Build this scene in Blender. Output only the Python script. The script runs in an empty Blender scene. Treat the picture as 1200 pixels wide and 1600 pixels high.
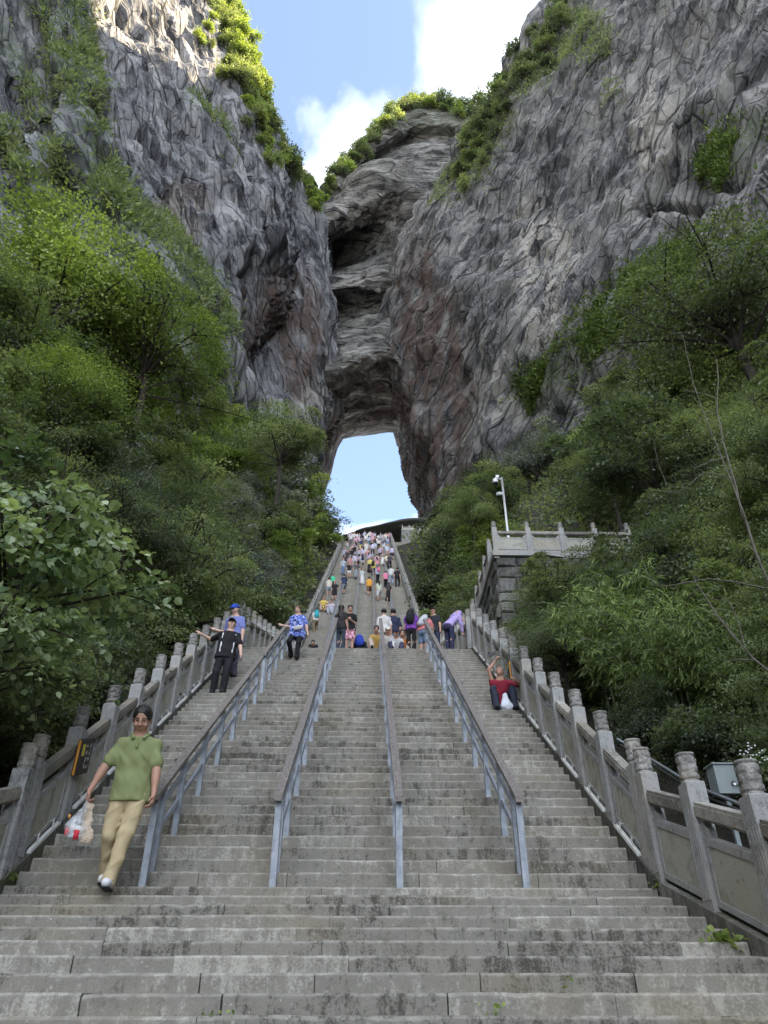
import bpy, bmesh, math, random
import numpy as np
from mathutils import Vector, Matrix

scene = bpy.context.scene
COL = scene.collection
# ---------------------------------------------------------------- camera
PITCH, YAW, FPX = math.radians(34.3), math.radians(1.31), 1155.0
cam_d = bpy.data.cameras.new('camera')
cam_d.sensor_fit = 'VERTICAL'; cam_d.sensor_height = 36.0; cam_d.lens = 36.0 * FPX / 1600.0
cam_d.clip_start = 0.05; cam_d.clip_end = 5000.0
cam = bpy.data.objects.new('camera', cam_d); COL.objects.link(cam)
cam.location = (0, 0, 0); cam.rotation_euler = (math.pi / 2 + PITCH, 0, -YAW)
scene.camera = cam
# ---------------------------------------------------------------- sun and sky
SUN_ELEV, SUN_AZ = math.radians(37.0), math.radians(105.0)      # azimuth from +Y (up the valley) towards +X (right)
sun_dir = Vector((math.sin(SUN_AZ) * math.cos(SUN_ELEV), math.cos(SUN_AZ) * math.cos(SUN_ELEV), math.sin(SUN_ELEV)))
sun_d = bpy.data.lights.new('sun', 'SUN'); sun_d.energy = 5.0; sun_d.angle = math.radians(0.5); sun_d.color = (1.0, 0.80, 0.54)
sun = bpy.data.objects.new('sun', sun_d); COL.objects.link(sun)
sun.rotation_euler = (-sun_dir).to_track_quat('-Z', 'Y').to_euler()
world = bpy.data.worlds.new('World'); scene.world = world; world.use_nodes = True
wn = world.node_tree; wn.nodes.clear()
def wnode(t, **kw):
    n = wn.nodes.new(t)
    for k, v in kw.items(): setattr(n, k, v)
    return n
w_out = wnode('ShaderNodeOutputWorld'); w_bg = wnode('ShaderNodeBackground'); w_bg.inputs[1].default_value = 0.12
w_sky = wnode('ShaderNodeTexSky', sky_type='NISHITA', sun_disc=False)
w_sky.sun_elevation = SUN_ELEV; w_sky.sun_rotation = SUN_AZ; w_sky.altitude = 1200; w_sky.air_density = 1.0; w_sky.dust_density = 0.6
# clouds: noise on the plane the view direction meets overhead
w_tc = wnode('ShaderNodeTexCoord'); w_sep = wnode('ShaderNodeSeparateXYZ'); wn.links.new(w_tc.outputs['Generated'], w_sep.inputs[0])
def wmath(op, a, b=None, clamp=False):
    n = wnode('ShaderNodeMath', operation=op); n.use_clamp = clamp
    for i, v in enumerate((a, b)):
        if v is None: continue
        if hasattr(v, 'is_linked'): wn.links.new(v, n.inputs[i])
        else: n.inputs[i].default_value = v
    return n.outputs[0]
zz = wmath('MAXIMUM', wmath('ADD', w_sep.outputs[2], 0.22), 0.05)
w_cmb = wnode('ShaderNodeCombineXYZ')
wn.links.new(wmath('DIVIDE', w_sep.outputs[0], zz), w_cmb.inputs[0]); wn.links.new(wmath('DIVIDE', w_sep.outputs[1], zz), w_cmb.inputs[1])
w_map = wnode('ShaderNodeMapping'); wn.links.new(w_cmb.outputs[0], w_map.inputs[0])
w_map.inputs['Location'].default_value = (5.5896, 18.3269, 0.0); w_map.inputs['Scale'].default_value = (1.5, 1.5, 1.0)
w_no = wnode('ShaderNodeTexNoise'); w_no.inputs['Scale'].default_value = 1.3; w_no.inputs['Detail'].default_value = 7.0; w_no.inputs['Roughness'].default_value = 0.50
w_no.inputs['Distortion'].default_value = 0.4
wn.links.new(w_map.outputs[0], w_no.inputs['Vector'])
w_rmp = wnode('ShaderNodeValToRGB'); w_rmp.color_ramp.elements[0].position = 0.42; w_rmp.color_ramp.elements[1].position = 0.78
wn.links.new(w_no.outputs['Fac'], w_rmp.inputs[0])
w_mix = wnode('ShaderNodeMix', data_type='RGBA')
wn.links.new(wmath('ADD', wmath('MULTIPLY', w_rmp.outputs[0], 0.95), 0.022, True), w_mix.inputs[0])
w_hsv = wnode('ShaderNodeHueSaturation'); w_hsv.inputs['Saturation'].default_value = 1.02; w_hsv.inputs['Value'].default_value = 0.74; wn.links.new(w_sky.outputs[0], w_hsv.inputs['Color']); wn.links.new(w_hsv.outputs[0], w_mix.inputs[6]); w_mix.inputs[7].default_value = (13.4, 13.3, 13.4, 1)
wn.links.new(w_mix.outputs[2], w_bg.inputs[0]); wn.links.new(w_bg.outputs[0], w_out.inputs[0])
vs = scene.view_settings
vs.view_transform = 'Standard'; vs.look = 'None'; vs.gamma = 1.0; vs.use_curve_mapping = False; vs.exposure = 2.42
cy = scene.cycles
cy.use_denoising = True; cy.max_bounces = 6; cy.diffuse_bounces = 4; cy.glossy_bounces = 2; cy.transmission_bounces = 4; cy.transparent_max_bounces = 6
cy.caustics_reflective = False; cy.caustics_refractive = False
# ================================================================ helpers
rng = np.random.default_rng(7); random.seed(7)
_cp, _sp, _ca, _sa = math.cos(PITCH), math.sin(PITCH), math.cos(YAW), math.sin(YAW)
CR = np.array([_ca, -_sa, 0.0]); CF = np.array([_sa * _cp, _ca * _cp, _sp]); CU = np.array([-_sa * _sp, -_ca * _sp, _cp])
def ray(px, py): return CR * ((px - 600) / FPX) + CU * ((800 - py) / FPX) + CF
def pY(px, py, Y): r = ray(px, py); return r * (Y / r[1])
def proj(P):
    P = np.asarray(P, float); d = P @ CF
    return 600 + FPX * (P @ CR) / d, 800 - FPX * (P @ CU) / d, d

def mesh_np(name, V, F, mats=(), smooth=False, attrs=None, mat_idx=None):
    """V (n,3); F (m,3) or (m,4) array, or a list of such arrays"""
    me = bpy.data.meshes.new(name); V = np.asarray(V, np.float32)
    Fs = F if isinstance(F, list) else [F]
    Fs = [np.asarray(f, np.int32) for f in Fs if len(f)]
    loops = np.concatenate([f.ravel() for f in Fs]) if Fs else np.zeros(0, np.int32)
    tot = np.concatenate([np.full(len(f), f.shape[1], np.int32) for f in Fs])
    start = np.concatenate([[0], np.cumsum(tot)[:-1]]).astype(np.int32)
    me.vertices.add(len(V)); me.vertices.foreach_set('co', V.ravel())
    me.loops.add(len(loops)); me.loops.foreach_set('vertex_index', loops)
    me.polygons.add(len(tot)); me.polygons.foreach_set('loop_start', start); me.polygons.foreach_set('loop_total', tot)
    me.polygons.foreach_set('use_smooth', np.full(len(tot), bool(smooth)))
    for m in mats: me.materials.append(m)
    if mat_idx is not None: me.polygons.foreach_set('material_index', np.asarray(mat_idx, np.int32))
    for k, a in (attrs or {}).items():
        a = np.asarray(a, np.float32)
        if a.ndim == 2: me.attributes.new(k, 'FLOAT_VECTOR', 'POINT').data.foreach_set('vector', a.ravel())
        else: me.attributes.new(k, 'FLOAT', 'POINT').data.foreach_set('value', a)
    me.update(calc_edges=True)
    return me

class MB:
    """collects boxes, prisms, tubes and lathes into one mesh"""
    def __init__(s): s.V = []; s.F3 = []; s.F4 = []; s.n = 0
    def add(s, V, F):
        V = np.asarray(V, float); F = np.asarray(F, int) + s.n
        s.V.append(V); s.n += len(V)
        (s.F4 if F.shape[1] == 4 else s.F3).append(F); return s
    def hexa(s, c):      # 8 corners: bottom ring 0-3, top ring 4-7
        return s.add(c, [[3, 2, 1, 0], [4, 5, 6, 7], [0, 1, 5, 4], [1, 2, 6, 5], [2, 3, 7, 6], [3, 0, 4, 7]])
    def box(s, x0, x1, y0, y1, z0, z1):
        return s.hexa([(x0, y0, z0), (x1, y0, z0), (x1, y1, z0), (x0, y1, z0), (x0, y0, z1), (x1, y0, z1), (x1, y1, z1), (x0, y1, z1)])
    def bar(s, a, b, w, h, up=(0, 0, 1)):     # rectangular bar from a to b
        a, b = np.asarray(a, float), np.asarray(b, float); d = b - a; d /= np.linalg.norm(d)
        r = np.cross(d, up); nr = np.linalg.norm(r); r = r / nr if nr > 1e-6 else np.array([1., 0, 0]); u = np.cross(r, d)
        q = [(-w / 2, -h / 2), (w / 2, -h / 2), (w / 2, h / 2), (-w / 2, h / 2)]
        return s.hexa([a + r * x + u * y for x, y in q] + [b + r * x + u * y for x, y in q])
    def tube(s, pts, rad, k=6, cap=True):
        pts = np.asarray(pts, float); rad = np.broadcast_to(np.asarray(rad, float), (len(pts),))
        T = np.gradient(pts, axis=0); T /= np.linalg.norm(T, axis=1)[:, None] + 1e-9
        ref = np.array([0, 0, 1.]) if abs(T[0, 2]) < .9 else np.array([1., 0, 0])
        A = np.cross(T, ref); A /= np.linalg.norm(A, axis=1)[:, None] + 1e-9; B = np.cross(T, A)
        th = np.arange(k) * 2 * math.pi / k
        V = (pts[:, None] + rad[:, None, None] * (np.cos(th)[None, :, None] * A[:, None] + np.sin(th)[None, :, None] * B[:, None])).reshape(-1, 3)
        i = np.arange(len(pts) - 1)[:, None] * k; j = np.arange(k)[None]; j2 = (j + 1) % k
        F = np.stack([i + j, i + j2, i + k + j2, i + k + j], -1).reshape(-1, 4)
        s.add(V, F)
        if cap:
            for base in (0, (len(pts) - 1) * k):
                c = pts[0] if base == 0 else pts[-1]
                m = s.n; s.V.append(c[None]); s.n += 1
                f = np.stack([np.full(k, m), m - len(V) + base + np.arange(k), m - len(V) + base + (np.arange(k) + 1) % k], -1) if base == 0 else \
                    np.stack([np.full(k, m), m - 1 - len(V) + base + (np.arange(k) + 1) % k, m - 1 - len(V) + base + np.arange(k)], -1)
                s.F3.append(f)
        return s
    def lathe(s, prof, c=(0, 0, 0), k=16):    # prof: list of (r, z)
        pr = np.asarray(prof, float); th = np.arange(k) * 2 * math.pi / k
        V = np.stack([pr[:, 0:1] * np.cos(th), pr[:, 0:1] * np.sin(th), np.repeat(pr[:, 1:2], k, 1)], -1).reshape(-1, 3) + np.asarray(c, float)
        i = np.arange(len(pr) - 1)[:, None] * k; j = np.arange(k)[None]; j2 = (j + 1) % k
        return s.add(V, np.stack([i + j, i + j2, i + k + j2, i + k + j], -1).reshape(-1, 4))
    def mesh(s, name, mat, smooth=False):
        F = []
        if s.F4: F.append(np.concatenate(s.F4))
        if s.F3: F.append(np.concatenate(s.F3))
        return mesh_np(name, np.concatenate(s.V), F, [mat] if mat else [], smooth)

def obj(name, me, parent=None, loc=(0, 0, 0), rz=0.0, scale=None):
    o = bpy.data.objects.new(name, me); COL.objects.link(o); o.location = [float(v) for v in loc]
    if rz: o.rotation_euler = (0, 0, rz)
    if scale is not None: o.scale = scale
    if parent: o.parent = parent
    return o
def tag(o, label=None, cat=None, group=None, kind=None):
    if label: o['label'] = label
    if cat: o['category'] = cat
    if group: o['group'] = group
    if kind: o['kind'] = kind
    return o
def empty(name, loc=(0, 0, 0), rz=0.0): return obj(name, None, None, loc, rz)

# ---------------------------------------------------------------- numpy noise
def _hash(ix, iy, iz, seed=0):
    h = (ix.astype(np.uint32) * np.uint32(374761393) + iy.astype(np.uint32) * np.uint32(668265263) + iz.astype(np.uint32) * np.uint32(2147483647) + np.uint32((seed * 974711 + 12345) & 0xffffffff))
    h = (h ^ (h >> np.uint32(13))) * np.uint32(1274126177); h = (h ^ (h >> np.uint32(15))) * np.uint32(2246822519)
    return h ^ (h >> np.uint32(16))
def _u(h): return h.astype(np.float64) / 4294967295.0
def vnoise(P, seed=0):      # smooth value noise, -1..1
    P = np.asarray(P, float); I = np.floor(P).astype(np.int64); f = P - I; f = f * f * f * (f * (f * 6 - 15) + 10)
    r = 0
    for dx in (0, 1):
        for dy in (0, 1):
            for dz in (0, 1):
                w = (f[:, 0] if dx else 1 - f[:, 0]) * (f[:, 1] if dy else 1 - f[:, 1]) * (f[:, 2] if dz else 1 - f[:, 2])
                r = r + w * _u(_hash(I[:, 0] + dx, I[:, 1] + dy, I[:, 2] + dz, seed))
    return r * 2 - 1
def fbm(P, oct=4, seed=0, gain=.5, lac=2.03):
    P = np.asarray(P, float); a = 1.; r = 0
    for i in range(oct): r = r + a * vnoise(P, seed + i * 17); P = P * lac + 3.7; a *= gain
    return r
def facet(P, seed=0, tilt=.6, soft=.1):
    """nearest-cell blocks, each a tilted plane at its own height: reads as fractured rock. Returns height, edge distance"""
    P = np.asarray(P, float); I = np.floor(P).astype(np.int64); best = np.full(len(P), 9e9); sec = best.copy(); val = np.zeros(len(P)); val2 = val.copy()
    for dx in (-1, 0, 1):
        for dy in (-1, 0, 1):
            for dz in (-1, 0, 1):
                jx, jy, jz = I[:, 0] + dx, I[:, 1] + dy, I[:, 2] + dz
                h = _hash(jx, jy, jz, seed)
                ox = _u(h); oy = _u(h * np.uint32(2654435761) + np.uint32(77)); oz = _u(h * np.uint32(40503) * np.uint32(9973) + np.uint32(991))
                qx, qy, qz = P[:, 0] - jx - ox, P[:, 1] - jy - oy, P[:, 2] - jz - oz
                d = qx * qx + qy * qy + qz * qz
                hv = _u(h ^ np.uint32(0x5bd1e995)) - .5 + tilt * ((oy - .5) * 2 * qx + (oz - .5) * 2 * qy + (ox - .5) * 2 * qz)
                m = d < best; m2 = (~m) & (d < sec)
                val2 = np.where(m, val, np.where(m2, hv, val2)); sec = np.where(m, best, np.where(m2, d, sec)); val = np.where(m, hv, val); best = np.where(m, d, best)
    e = np.sqrt(sec) - np.sqrt(best); t = .5 * np.clip(1 - e / soft, 0, 1)
    return val * (1 - t) + val2 * t, e

def scoop(P, seed=0, tilt=.6, c=1.3, sign=1):
    """continuous fracture relief: the lowest (sign=1: scooped faces with sharp arrises) or highest (sign=-1: blocks with tight joints) of random tilted bowls"""
    P = np.asarray(P, float); I = np.floor(P).astype(np.int64); best = np.full(len(P), 9e9)
    for dx in (-1, 0, 1):
        for dy in (-1, 0, 1):
            for dz in (-1, 0, 1):
                jx, jy, jz = I[:, 0] + dx, I[:, 1] + dy, I[:, 2] + dz
                h = _hash(jx, jy, jz, seed); ox = _u(h); oy = _u(h * np.uint32(2654435761) + np.uint32(77)); oz = _u(h * np.uint32(40503) * np.uint32(9973) + np.uint32(991))
                qx, qy, qz = P[:, 0] - jx - ox, P[:, 1] - jy - oy, P[:, 2] - jz - oz
                best = np.minimum(best, .5 * _u(h ^ np.uint32(0x5bd1e995)) + tilt * ((oy - .5) * qx + (oz - .5) * qy + (ox - .5) * qz) + c * (qx * qx + qy * qy + qz * qz))
    return sign * (best - .45)

# ---------------------------------------------------------------- material building
class G:
    def __init__(s, name):
        s.m = bpy.data.materials.new(name); s.m.use_nodes = True; s.nt = s.m.node_tree; s.nt.nodes.clear()
        s.out = s.nt.nodes.new('ShaderNodeOutputMaterial')
    def n(s, t, out=0, props=None, **inp):
        nd = s.nt.nodes.new(t)
        for k, v in (props or {}).items(): setattr(nd, k, v)
        for k, v in inp.items():
            key = int(k[1:]) if k[0] == 'i' and k[1:].isdigit() else k.replace('_', ' ')
            sk = nd.inputs[key]
            if isinstance(v, bpy.types.NodeSocket): s.nt.links.new(v, sk)
            else: sk.default_value = v
        return nd.outputs[out]
    def math(s, op, a, b=0.0, clamp=False): return s.n('ShaderNodeMath', props={'operation': op, 'use_clamp': clamp}, i0=a, i1=b)
    def mix(s, f, a, b, mode='MIX'):
        c = lambda v: v if isinstance(v, bpy.types.NodeSocket) else (*v, 1) if len(v) == 3 else v
        return s.n('ShaderNodeMix', out=2, props={'data_type': 'RGBA', 'blend_type': mode}, i0=f, i6=c(a), i7=c(b))
    def ramp(s, f, *st):
        nd = s.nt.nodes.new('ShaderNodeValToRGB'); s.nt.links.new(f, nd.inputs[0]); r = nd.color_ramp
        while len(r.elements) < len(st): r.elements.new(0.5)
        for e, (p, c) in zip(r.elements, st):
            e.position = p; e.color = (c, c, c, 1) if isinstance(c, (int, float)) else (*c, 1)
        return nd.outputs[0]
    def pos(s): return s.n('ShaderNodeNewGeometry')
    def mapv(s, v, scale=(1, 1, 1), rot=(0, 0, 0), loc=(0, 0, 0)): return s.n('ShaderNodeMapping', Vector=v, Scale=scale, Rotation=rot, Location=loc)
    def noise(s, v, scale, detail=4.0, rough=.55, dist=0.0, out=0): return s.n('ShaderNodeTexNoise', out=out, Vector=v, Scale=scale, Detail=detail, Roughness=rough, Distortion=dist)
    def rand(s): return s.n('ShaderNodeObjectInfo', out='Random')
    def attr(s, name): return s.n('ShaderNodeAttribute', out='Fac', props={'attribute_name': name})
    def planes(s, v, scale, tilt, step):
        """each cell a tilted plane at its own height: fractured stone relief; returns height and the cell's random colour"""
        nd = s.nt.nodes.new('ShaderNodeTexVoronoi'); s.nt.links.new(v, nd.inputs['Vector']); nd.inputs['Scale'].default_value = scale
        d = s.n('ShaderNodeVectorMath', props={'operation': 'SUBTRACT'}, i0=v, i1=nd.outputs['Position'])
        rv = s.n('ShaderNodeVectorMath', props={'operation': 'SUBTRACT'}, i0=nd.outputs['Color'], i1=(.5, .5, .5))
        dt = s.n('ShaderNodeVectorMath', out=1, props={'operation': 'DOT_PRODUCT'}, i0=d, i1=rv)
        sp = s.n('ShaderNodeSeparateColor', i0=nd.outputs['Color'])
        return s.math('ADD', s.math('MULTIPLY', dt, tilt), s.math('MULTIPLY', sp, step)), sp
    def bump(s, h, strength=.5, dist=.02): return s.n('ShaderNodeBump', Height=h, Strength=strength, Distance=dist)
    def bsdf(s, col, rough=.8, nor=None, **kw):
        c = col if isinstance(col, bpy.types.NodeSocket) else (*col, 1)
        d = dict(Base_Color=c, Roughness=rough, **kw)
        if nor is not None: d['Normal'] = nor
        b = s.n('ShaderNodeBsdfPrincipled', **d); s.nt.links.new(b, s.out.inputs[0]); return s.m
def plain(name, col, rough=.6, metal=0.0, var=.12, scale=30.0, bump=.0, spec=.4):
    """one colour with slight mottling so that nothing is perfectly flat"""
    g = G(name); p = g.n('ShaderNodeTexCoord', out='Object')
    no = g.noise(p, scale, 4.0, .6)
    c = g.mix(no, tuple(x * (1 - var) for x in col), tuple(min(1, x * (1 + var)) for x in col))
    nor = g.bump(no, bump, .004) if bump else None
    return g.bsdf(c, rough, nor, Metallic=metal, Specular_IOR_Level=spec)
# ================================================================ materials of the stair
def stone_mat(name, dark, mid, pale, moss=.0, streak=1.0, sc=1.0, rand=.18):
    g = G(name); p = g.pos()
    big = g.noise(g.mapv(p, (1, 1, 1)), 1.1 * sc, 3.0, .6)
    blot = g.noise(p, 7.0 * sc, 6.0, .65, .6)
    fine = g.noise(p, 55.0 * sc, 4.0, .7)
    st = g.noise(g.mapv(p, (16, 16, 1.6)), 1.0 * sc, 5.0, .65)
    v = g.math('ADD', g.math('MULTIPLY', blot, .42), g.math('ADD', g.math('MULTIPLY', st, .40 * streak), g.math('MULTIPLY', big, .20)))
    v = g.math('ADD', v, g.math('MULTIPLY', fine, .40))
    v = g.math('ADD', v, g.math('MULTIPLY', g.math('SUBTRACT', g.rand(), .5), rand))
    c = g.ramp(v, (.57, dark), (.67, mid), (.76, mid), (.88, pale))
    spot = g.ramp(g.noise(p, 17.0 * sc, 3.0, .5), (.62, 0.0), (.70, 1.0))
    c = g.mix(g.math('MULTIPLY', spot, .45), c, tuple(x * .45 for x in mid))
    wsp = g.ramp(g.noise(g.mapv(p, loc=(9, 3, 1)), 24.0 * sc, 2.0, .5), (.70, 0.0), (.76, 1.0))
    c = g.mix(g.math('MULTIPLY', wsp, .55), c, tuple(min(1, x * 1.35) for x in pale))
    warm = g.ramp(g.noise(g.mapv(p, loc=(2, 7, 5)), .9 * sc, 2.0), (.52, 0.0), (.72, 1.0))
    c = g.mix(g.math('MULTIPLY', warm, .35), c, (mid[0] * 1.15, mid[1] * .98, mid[2] * .74))
    if moss:
        mm = g.ramp(g.noise(g.mapv(p, loc=(5, 5, 5)), 2.3 * sc, 5.0, .7), (.50, 0.0), (.66, 1.0))
        c = g.mix(g.math('MULTIPLY', mm, moss), c, (.075, .078, .030))
    c = g.mix(g.math('MULTIPLY', g.attr('edge'), g.ramp(blot, (.42, .0), (.66, .55))), c, pale)      # arrises: pale wear, also painting in the sky-lit line along each edge
    h = g.math('ADD', g.math('MULTIPLY', blot, .8), g.math('MULTIPLY', fine, .5))
    return g.bsdf(c, .88, g.bump(h, .65, .012), Specular_IOR_Level=.3)
M_step = stone_mat('step_stone', (.088, .083, .068), (.240, .228, .194), (.43, .41, .355))
M_core = stone_mat('stair_core', (.03, .03, .025), (.06, .06, .05), (.10, .10, .09), moss=.6)
M_gran = stone_mat('granite', (.17, .17, .165), (.36, .36, .345), (.52, .515, .49), streak=.9, sc=1.6, rand=.08)
M_rail = stone_mat('granite_rail', (.18, .17, .145), (.40, .38, .33), (.52, .495, .445), streak=.3, sc=1.6)
M_panel = stone_mat('weathered_panel', (.11, .105, .08), (.28, .27, .22), (.42, .41, .35), moss=.45, streak=2.2)
M_kerb = stone_mat('kerb_stone', (.05, .05, .042), (.14, .138, .12), (.27, .265, .235), moss=.65)
M_final = stone_mat('carved_stone', (.22, .21, .19), (.43, .42, .385), (.56, .55, .51), streak=.4, sc=2.0, rand=.05)

# ================================================================ stair profile
XL, XR = -3.38, 2.78
Y0, Z0 = 7.779, 1.011
TL, RL = .33, .112            # lower flight, going down towards the viewer
TA, RA, NA = .235, .158, 45   # main flight
YT, ZT = Y0 + NA * TA, Z0 + NA * RA
TG, RG, NG = .33, .1205, 41   # gentle flight beyond the crest
YF, ZF = YT + NG * TG, ZT + NG * RG
TF, RF, NF = .2117, .1600, 248
YE, ZE = YF + NF * TF, ZF + NF * RF
SA, SL, SG, SF = RA / TA, RL / TL, RG / TG, RF / TF
def prof(Y):
    Y = np.asarray(Y, float)
    z = np.where(Y < Y0, Z0 - (Y0 - Y) * SL, Z0 + (Y - Y0) * SA)
    z = np.where(Y > YT, ZT + (Y - YT) * SG, z); z = np.where(Y > YF, ZF + (Y - YF) * SF, z)
    return np.where(Y > YE, ZE, np.maximum(z, -1.6))

def stone_variant(t, r, seed):
    rs = np.random.default_rng(seed); k = 8
    xs = np.linspace(-.5, .5, k); d = t + .05; b = -r - .012
    rows = []
    for x in xs:
        e = rs.normal(0, .0025, 4)
        chip = .012 * (rs.random() < .10)
        rows.append([(x, e[0], b), (x, e[1], -.030 - chip), (x, e[1], -.016 - chip), (x, .011 + e[2] + chip, -.001 + e[3] * .5 - chip * .3), (x, d, 0), (x, d, b)])
    V = np.array(rows).reshape(-1, 3); F = []
    for i in range(k - 1):
        for j in range(5): F.append((i * 6 + j, (i + 1) * 6 + j, (i + 1) * 6 + j + 1, i * 6 + j + 1))
    o = (k - 1) * 6; c0 = [[0, j, j + 1] for j in range(1, 5)]; c1 = [[o, o + j + 1, o + j] for j in range(1, 5)]
    edge = np.tile([0, 0, 1, 1, 0, 0], k) * rs.uniform(.5, 1, k * 6)
    return mesh_np('step_stone', V, [np.array(F), np.array(c0 + c1)], [M_step], attrs={'edge': edge})
def joints(rs):
    xs = [XL]
    while xs[-1] < XR - .9: xs.append(xs[-1] + rs.uniform(.62, 1.55))
    if XR - xs[-1] < .45: xs[-1] = XR
    else: xs.append(XR)
    return xs
def lay_row(parent, base, meshes, y, z, rs):
    xs = joints(rs)
    for a, b in zip(xs[:-1], xs[1:]):
        gap = rs.choice([.002, .004, .006, .012], p=[.45, .3, .15, .10])
        o = obj('step_stone', meshes[rs.integers(len(meshes))], parent,
                ((a + b) / 2 - base[0], y + rs.normal(0, .004) - base[1], z + rs.normal(0, .0025) - base[2]), scale=(b - a - gap, 1, 1))
def core(name, ys, zs, x0=XL - .02, x1=XR + .02, depth=1.2):
    """saw-tooth body under the stones: ys/zs are the tread edges"""
    P = []
    for i, (y, z) in enumerate(zip(ys, zs)):
        zb = zs[i - 1] if i else z - (zs[1] - zs[0])
        P += [(y, zb), (y, z)]
    P.append((ys[-1] + (ys[1] - ys[0]), zs[-1]))
    n = len(P); P = np.array(P); Q = P + np.array([depth * .5, -depth])
    V = np.concatenate([np.c_[np.full(n, x), A] for A in (P, Q) for x in (x0, x1)])
    i = np.arange(n - 1); F = [np.stack([i, i + n, i + n + 1, i + 1], -1), np.stack([i + 1, i + 1 + 2 * n, i + 2 * n, i], -1), np.stack([i + n, i + 3 * n, i + 3 * n + 1, i + n + 1], -1)]
    return V, np.concatenate(F)
rs = np.random.default_rng(3)
# lower flight
nl = 17
ys = np.array([Y0 - k * TL for k in range(nl, 0, -1)]) ; zs = np.array([Z0 - k * RL for k in range(nl, 0, -1)])
V, F = core('stairs', ys + .03, zs - .016)
st1 = tag(obj('stairs', mesh_np('stairs_core', V, F, [M_core])), kind='structure')
lowv = [stone_variant(TL, RL, s) for s in range(7)]
for y, z in zip(ys[5:], zs[5:]): lay_row(st1, (0, 0, 0), lowv, y, z, rs)
# main flight
ys = Y0 + np.arange(0, NA + 1) * TA; zs = Z0 + np.arange(0, NA + 1) * RA
V, F = core('stairs', ys + .03, zs - .016)
st2 = tag(obj('stairs', mesh_np('stairs_core', V, F, [M_core])), kind='structure')
mainv = [stone_variant(TA, RA, s + 20) for s in range(7)]
for y, z in zip(ys[:29], zs[:29]): lay_row(st2, (0, 0, 0), mainv, y, z, rs)
# the small upper rows of the main flight: same stones, joined
Vs, Fq, Ft, off, Ed = [], [], [], 0, []
for y, z in zip(ys[29:], zs[29:]):
    xs = joints(rs)
    for a, b in zip(xs[:-1], xs[1:]):
        me = mainv[rs.integers(7)]; co = np.zeros(len(me.vertices) * 3, np.float32); me.vertices.foreach_get('co', co); co = co.reshape(-1, 3).astype(float)
        co[:, 0] = co[:, 0] * (b - a - .005) + (a + b) / 2; co[:, 1] += y + rs.normal(0, .004); co[:, 2] += z + rs.normal(0, .0025)
        Vs.append(co); Ed.append(np.tile([0, 0, 1, 1, 0, 0], len(co) // 6) * .8); Fq += [[v + off for v in p.vertices] for p in me.polygons if len(p.vertices) == 4]; Ft += [[v + off for v in p.vertices] for p in me.polygons if len(p.vertices) == 3]; off += len(co)
tag(obj('step_row', mesh_np('step_row', np.concatenate(Vs), [np.array(Fq), np.array(Ft)], [M_step], attrs={'edge': np.concatenate(Ed)}), st2), kind='stuff')
# gentle flight beyond the crest and far flight
ys = YT + TA + .03 + np.arange(0, NG + 1) * TG; zs = ZT + np.arange(0, NG + 1) * RG
V, F = core('stairs', ys, zs, XL, XR, 1.5)
tag(obj('stairs', mesh_np('stairs_gentle', V, F, [M_step])), kind='structure')
ys = YF + np.arange(0, NF + 1) * TF; zs = ZF + np.arange(0, NF + 1) * RF
V, F = core('stairs', ys, zs, XL, XR, 2.0)
V[:, 1] += rng.normal(0, .004, len(V)); V[:, 2] += rng.normal(0, .003, len(V))
tag(obj('stairs', mesh_np('stairs_far', V, F, [M_step])), kind='structure')
lb = MB(); lb.box(-14, 14, YE + .1, YE + 12, ZE - 2, ZE)
tag(obj('plaza', lb.mesh('plaza', M_step)), kind='structure')
# ================================================================ stone balustrades
def finial_mesh(k=56, rows=30, detail=True):
    z = np.linspace(0, 1, rows); th = np.arange(k) * 2 * math.pi / k
    Zg, Tg = np.meshgrid(z, th, indexing='ij')
    r = .074 + .006 * (2 * Zg - 1) ** 2
    r = np.where(Zg < .08, .083, r); r = np.where((Zg > .08) & (Zg < .13), .071, r)
    r = np.where(Zg > .93, .084, r); r = np.where((Zg > .88) & (Zg <= .93), .072, r)
    if detail:   # cloud scrolls in relief
        b = np.zeros_like(r)
        for row, zc in enumerate((.24, .50, .76)):
            for q in range(4):
                tc = (q + .5 * (row % 2)) * math.pi / 2
                dt = (Tg - tc + math.pi) % (2 * math.pi) - math.pi
                for ox, oz, R in ((0, .03, .105), (-.36, -.03, .07), (.36, -.03, .07)):
                    d = np.sqrt(((dt - ox) * .075 / .26) ** 2 + (Zg - zc - oz) ** 2)
                    b = np.maximum(b, np.exp(-((d - R) / .022) ** 2) * .010 + np.exp(-(d / .028) ** 2) * .009 + .004 * (d < R))
        r = r + np.where((Zg > .13) & (Zg < .88), b, 0)
    V = np.stack([r * np.cos(Tg), r * np.sin(Tg), Zg * .262], -1).reshape(-1, 3)
    i = np.arange(rows - 1)[:, None] * k; j = np.arange(k)[None]; j2 = (j + 1) % k
    F = np.stack([i + j, i + j2, i + k + j2, i + k + j], -1).reshape(-1, 4)
    n = len(V); V = np.concatenate([V, [[0, 0, .270]]]); o = (rows - 1) * k; jj = np.arange(k)
    return mesh_np('finial', V, [F, np.stack([o + jj, o + (jj + 1) % k, np.full(k, n)], -1)], [M_final], smooth=True)
ME_finial = finial_mesh(); ME_finial_far = finial_mesh(8, 8, False)
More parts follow.
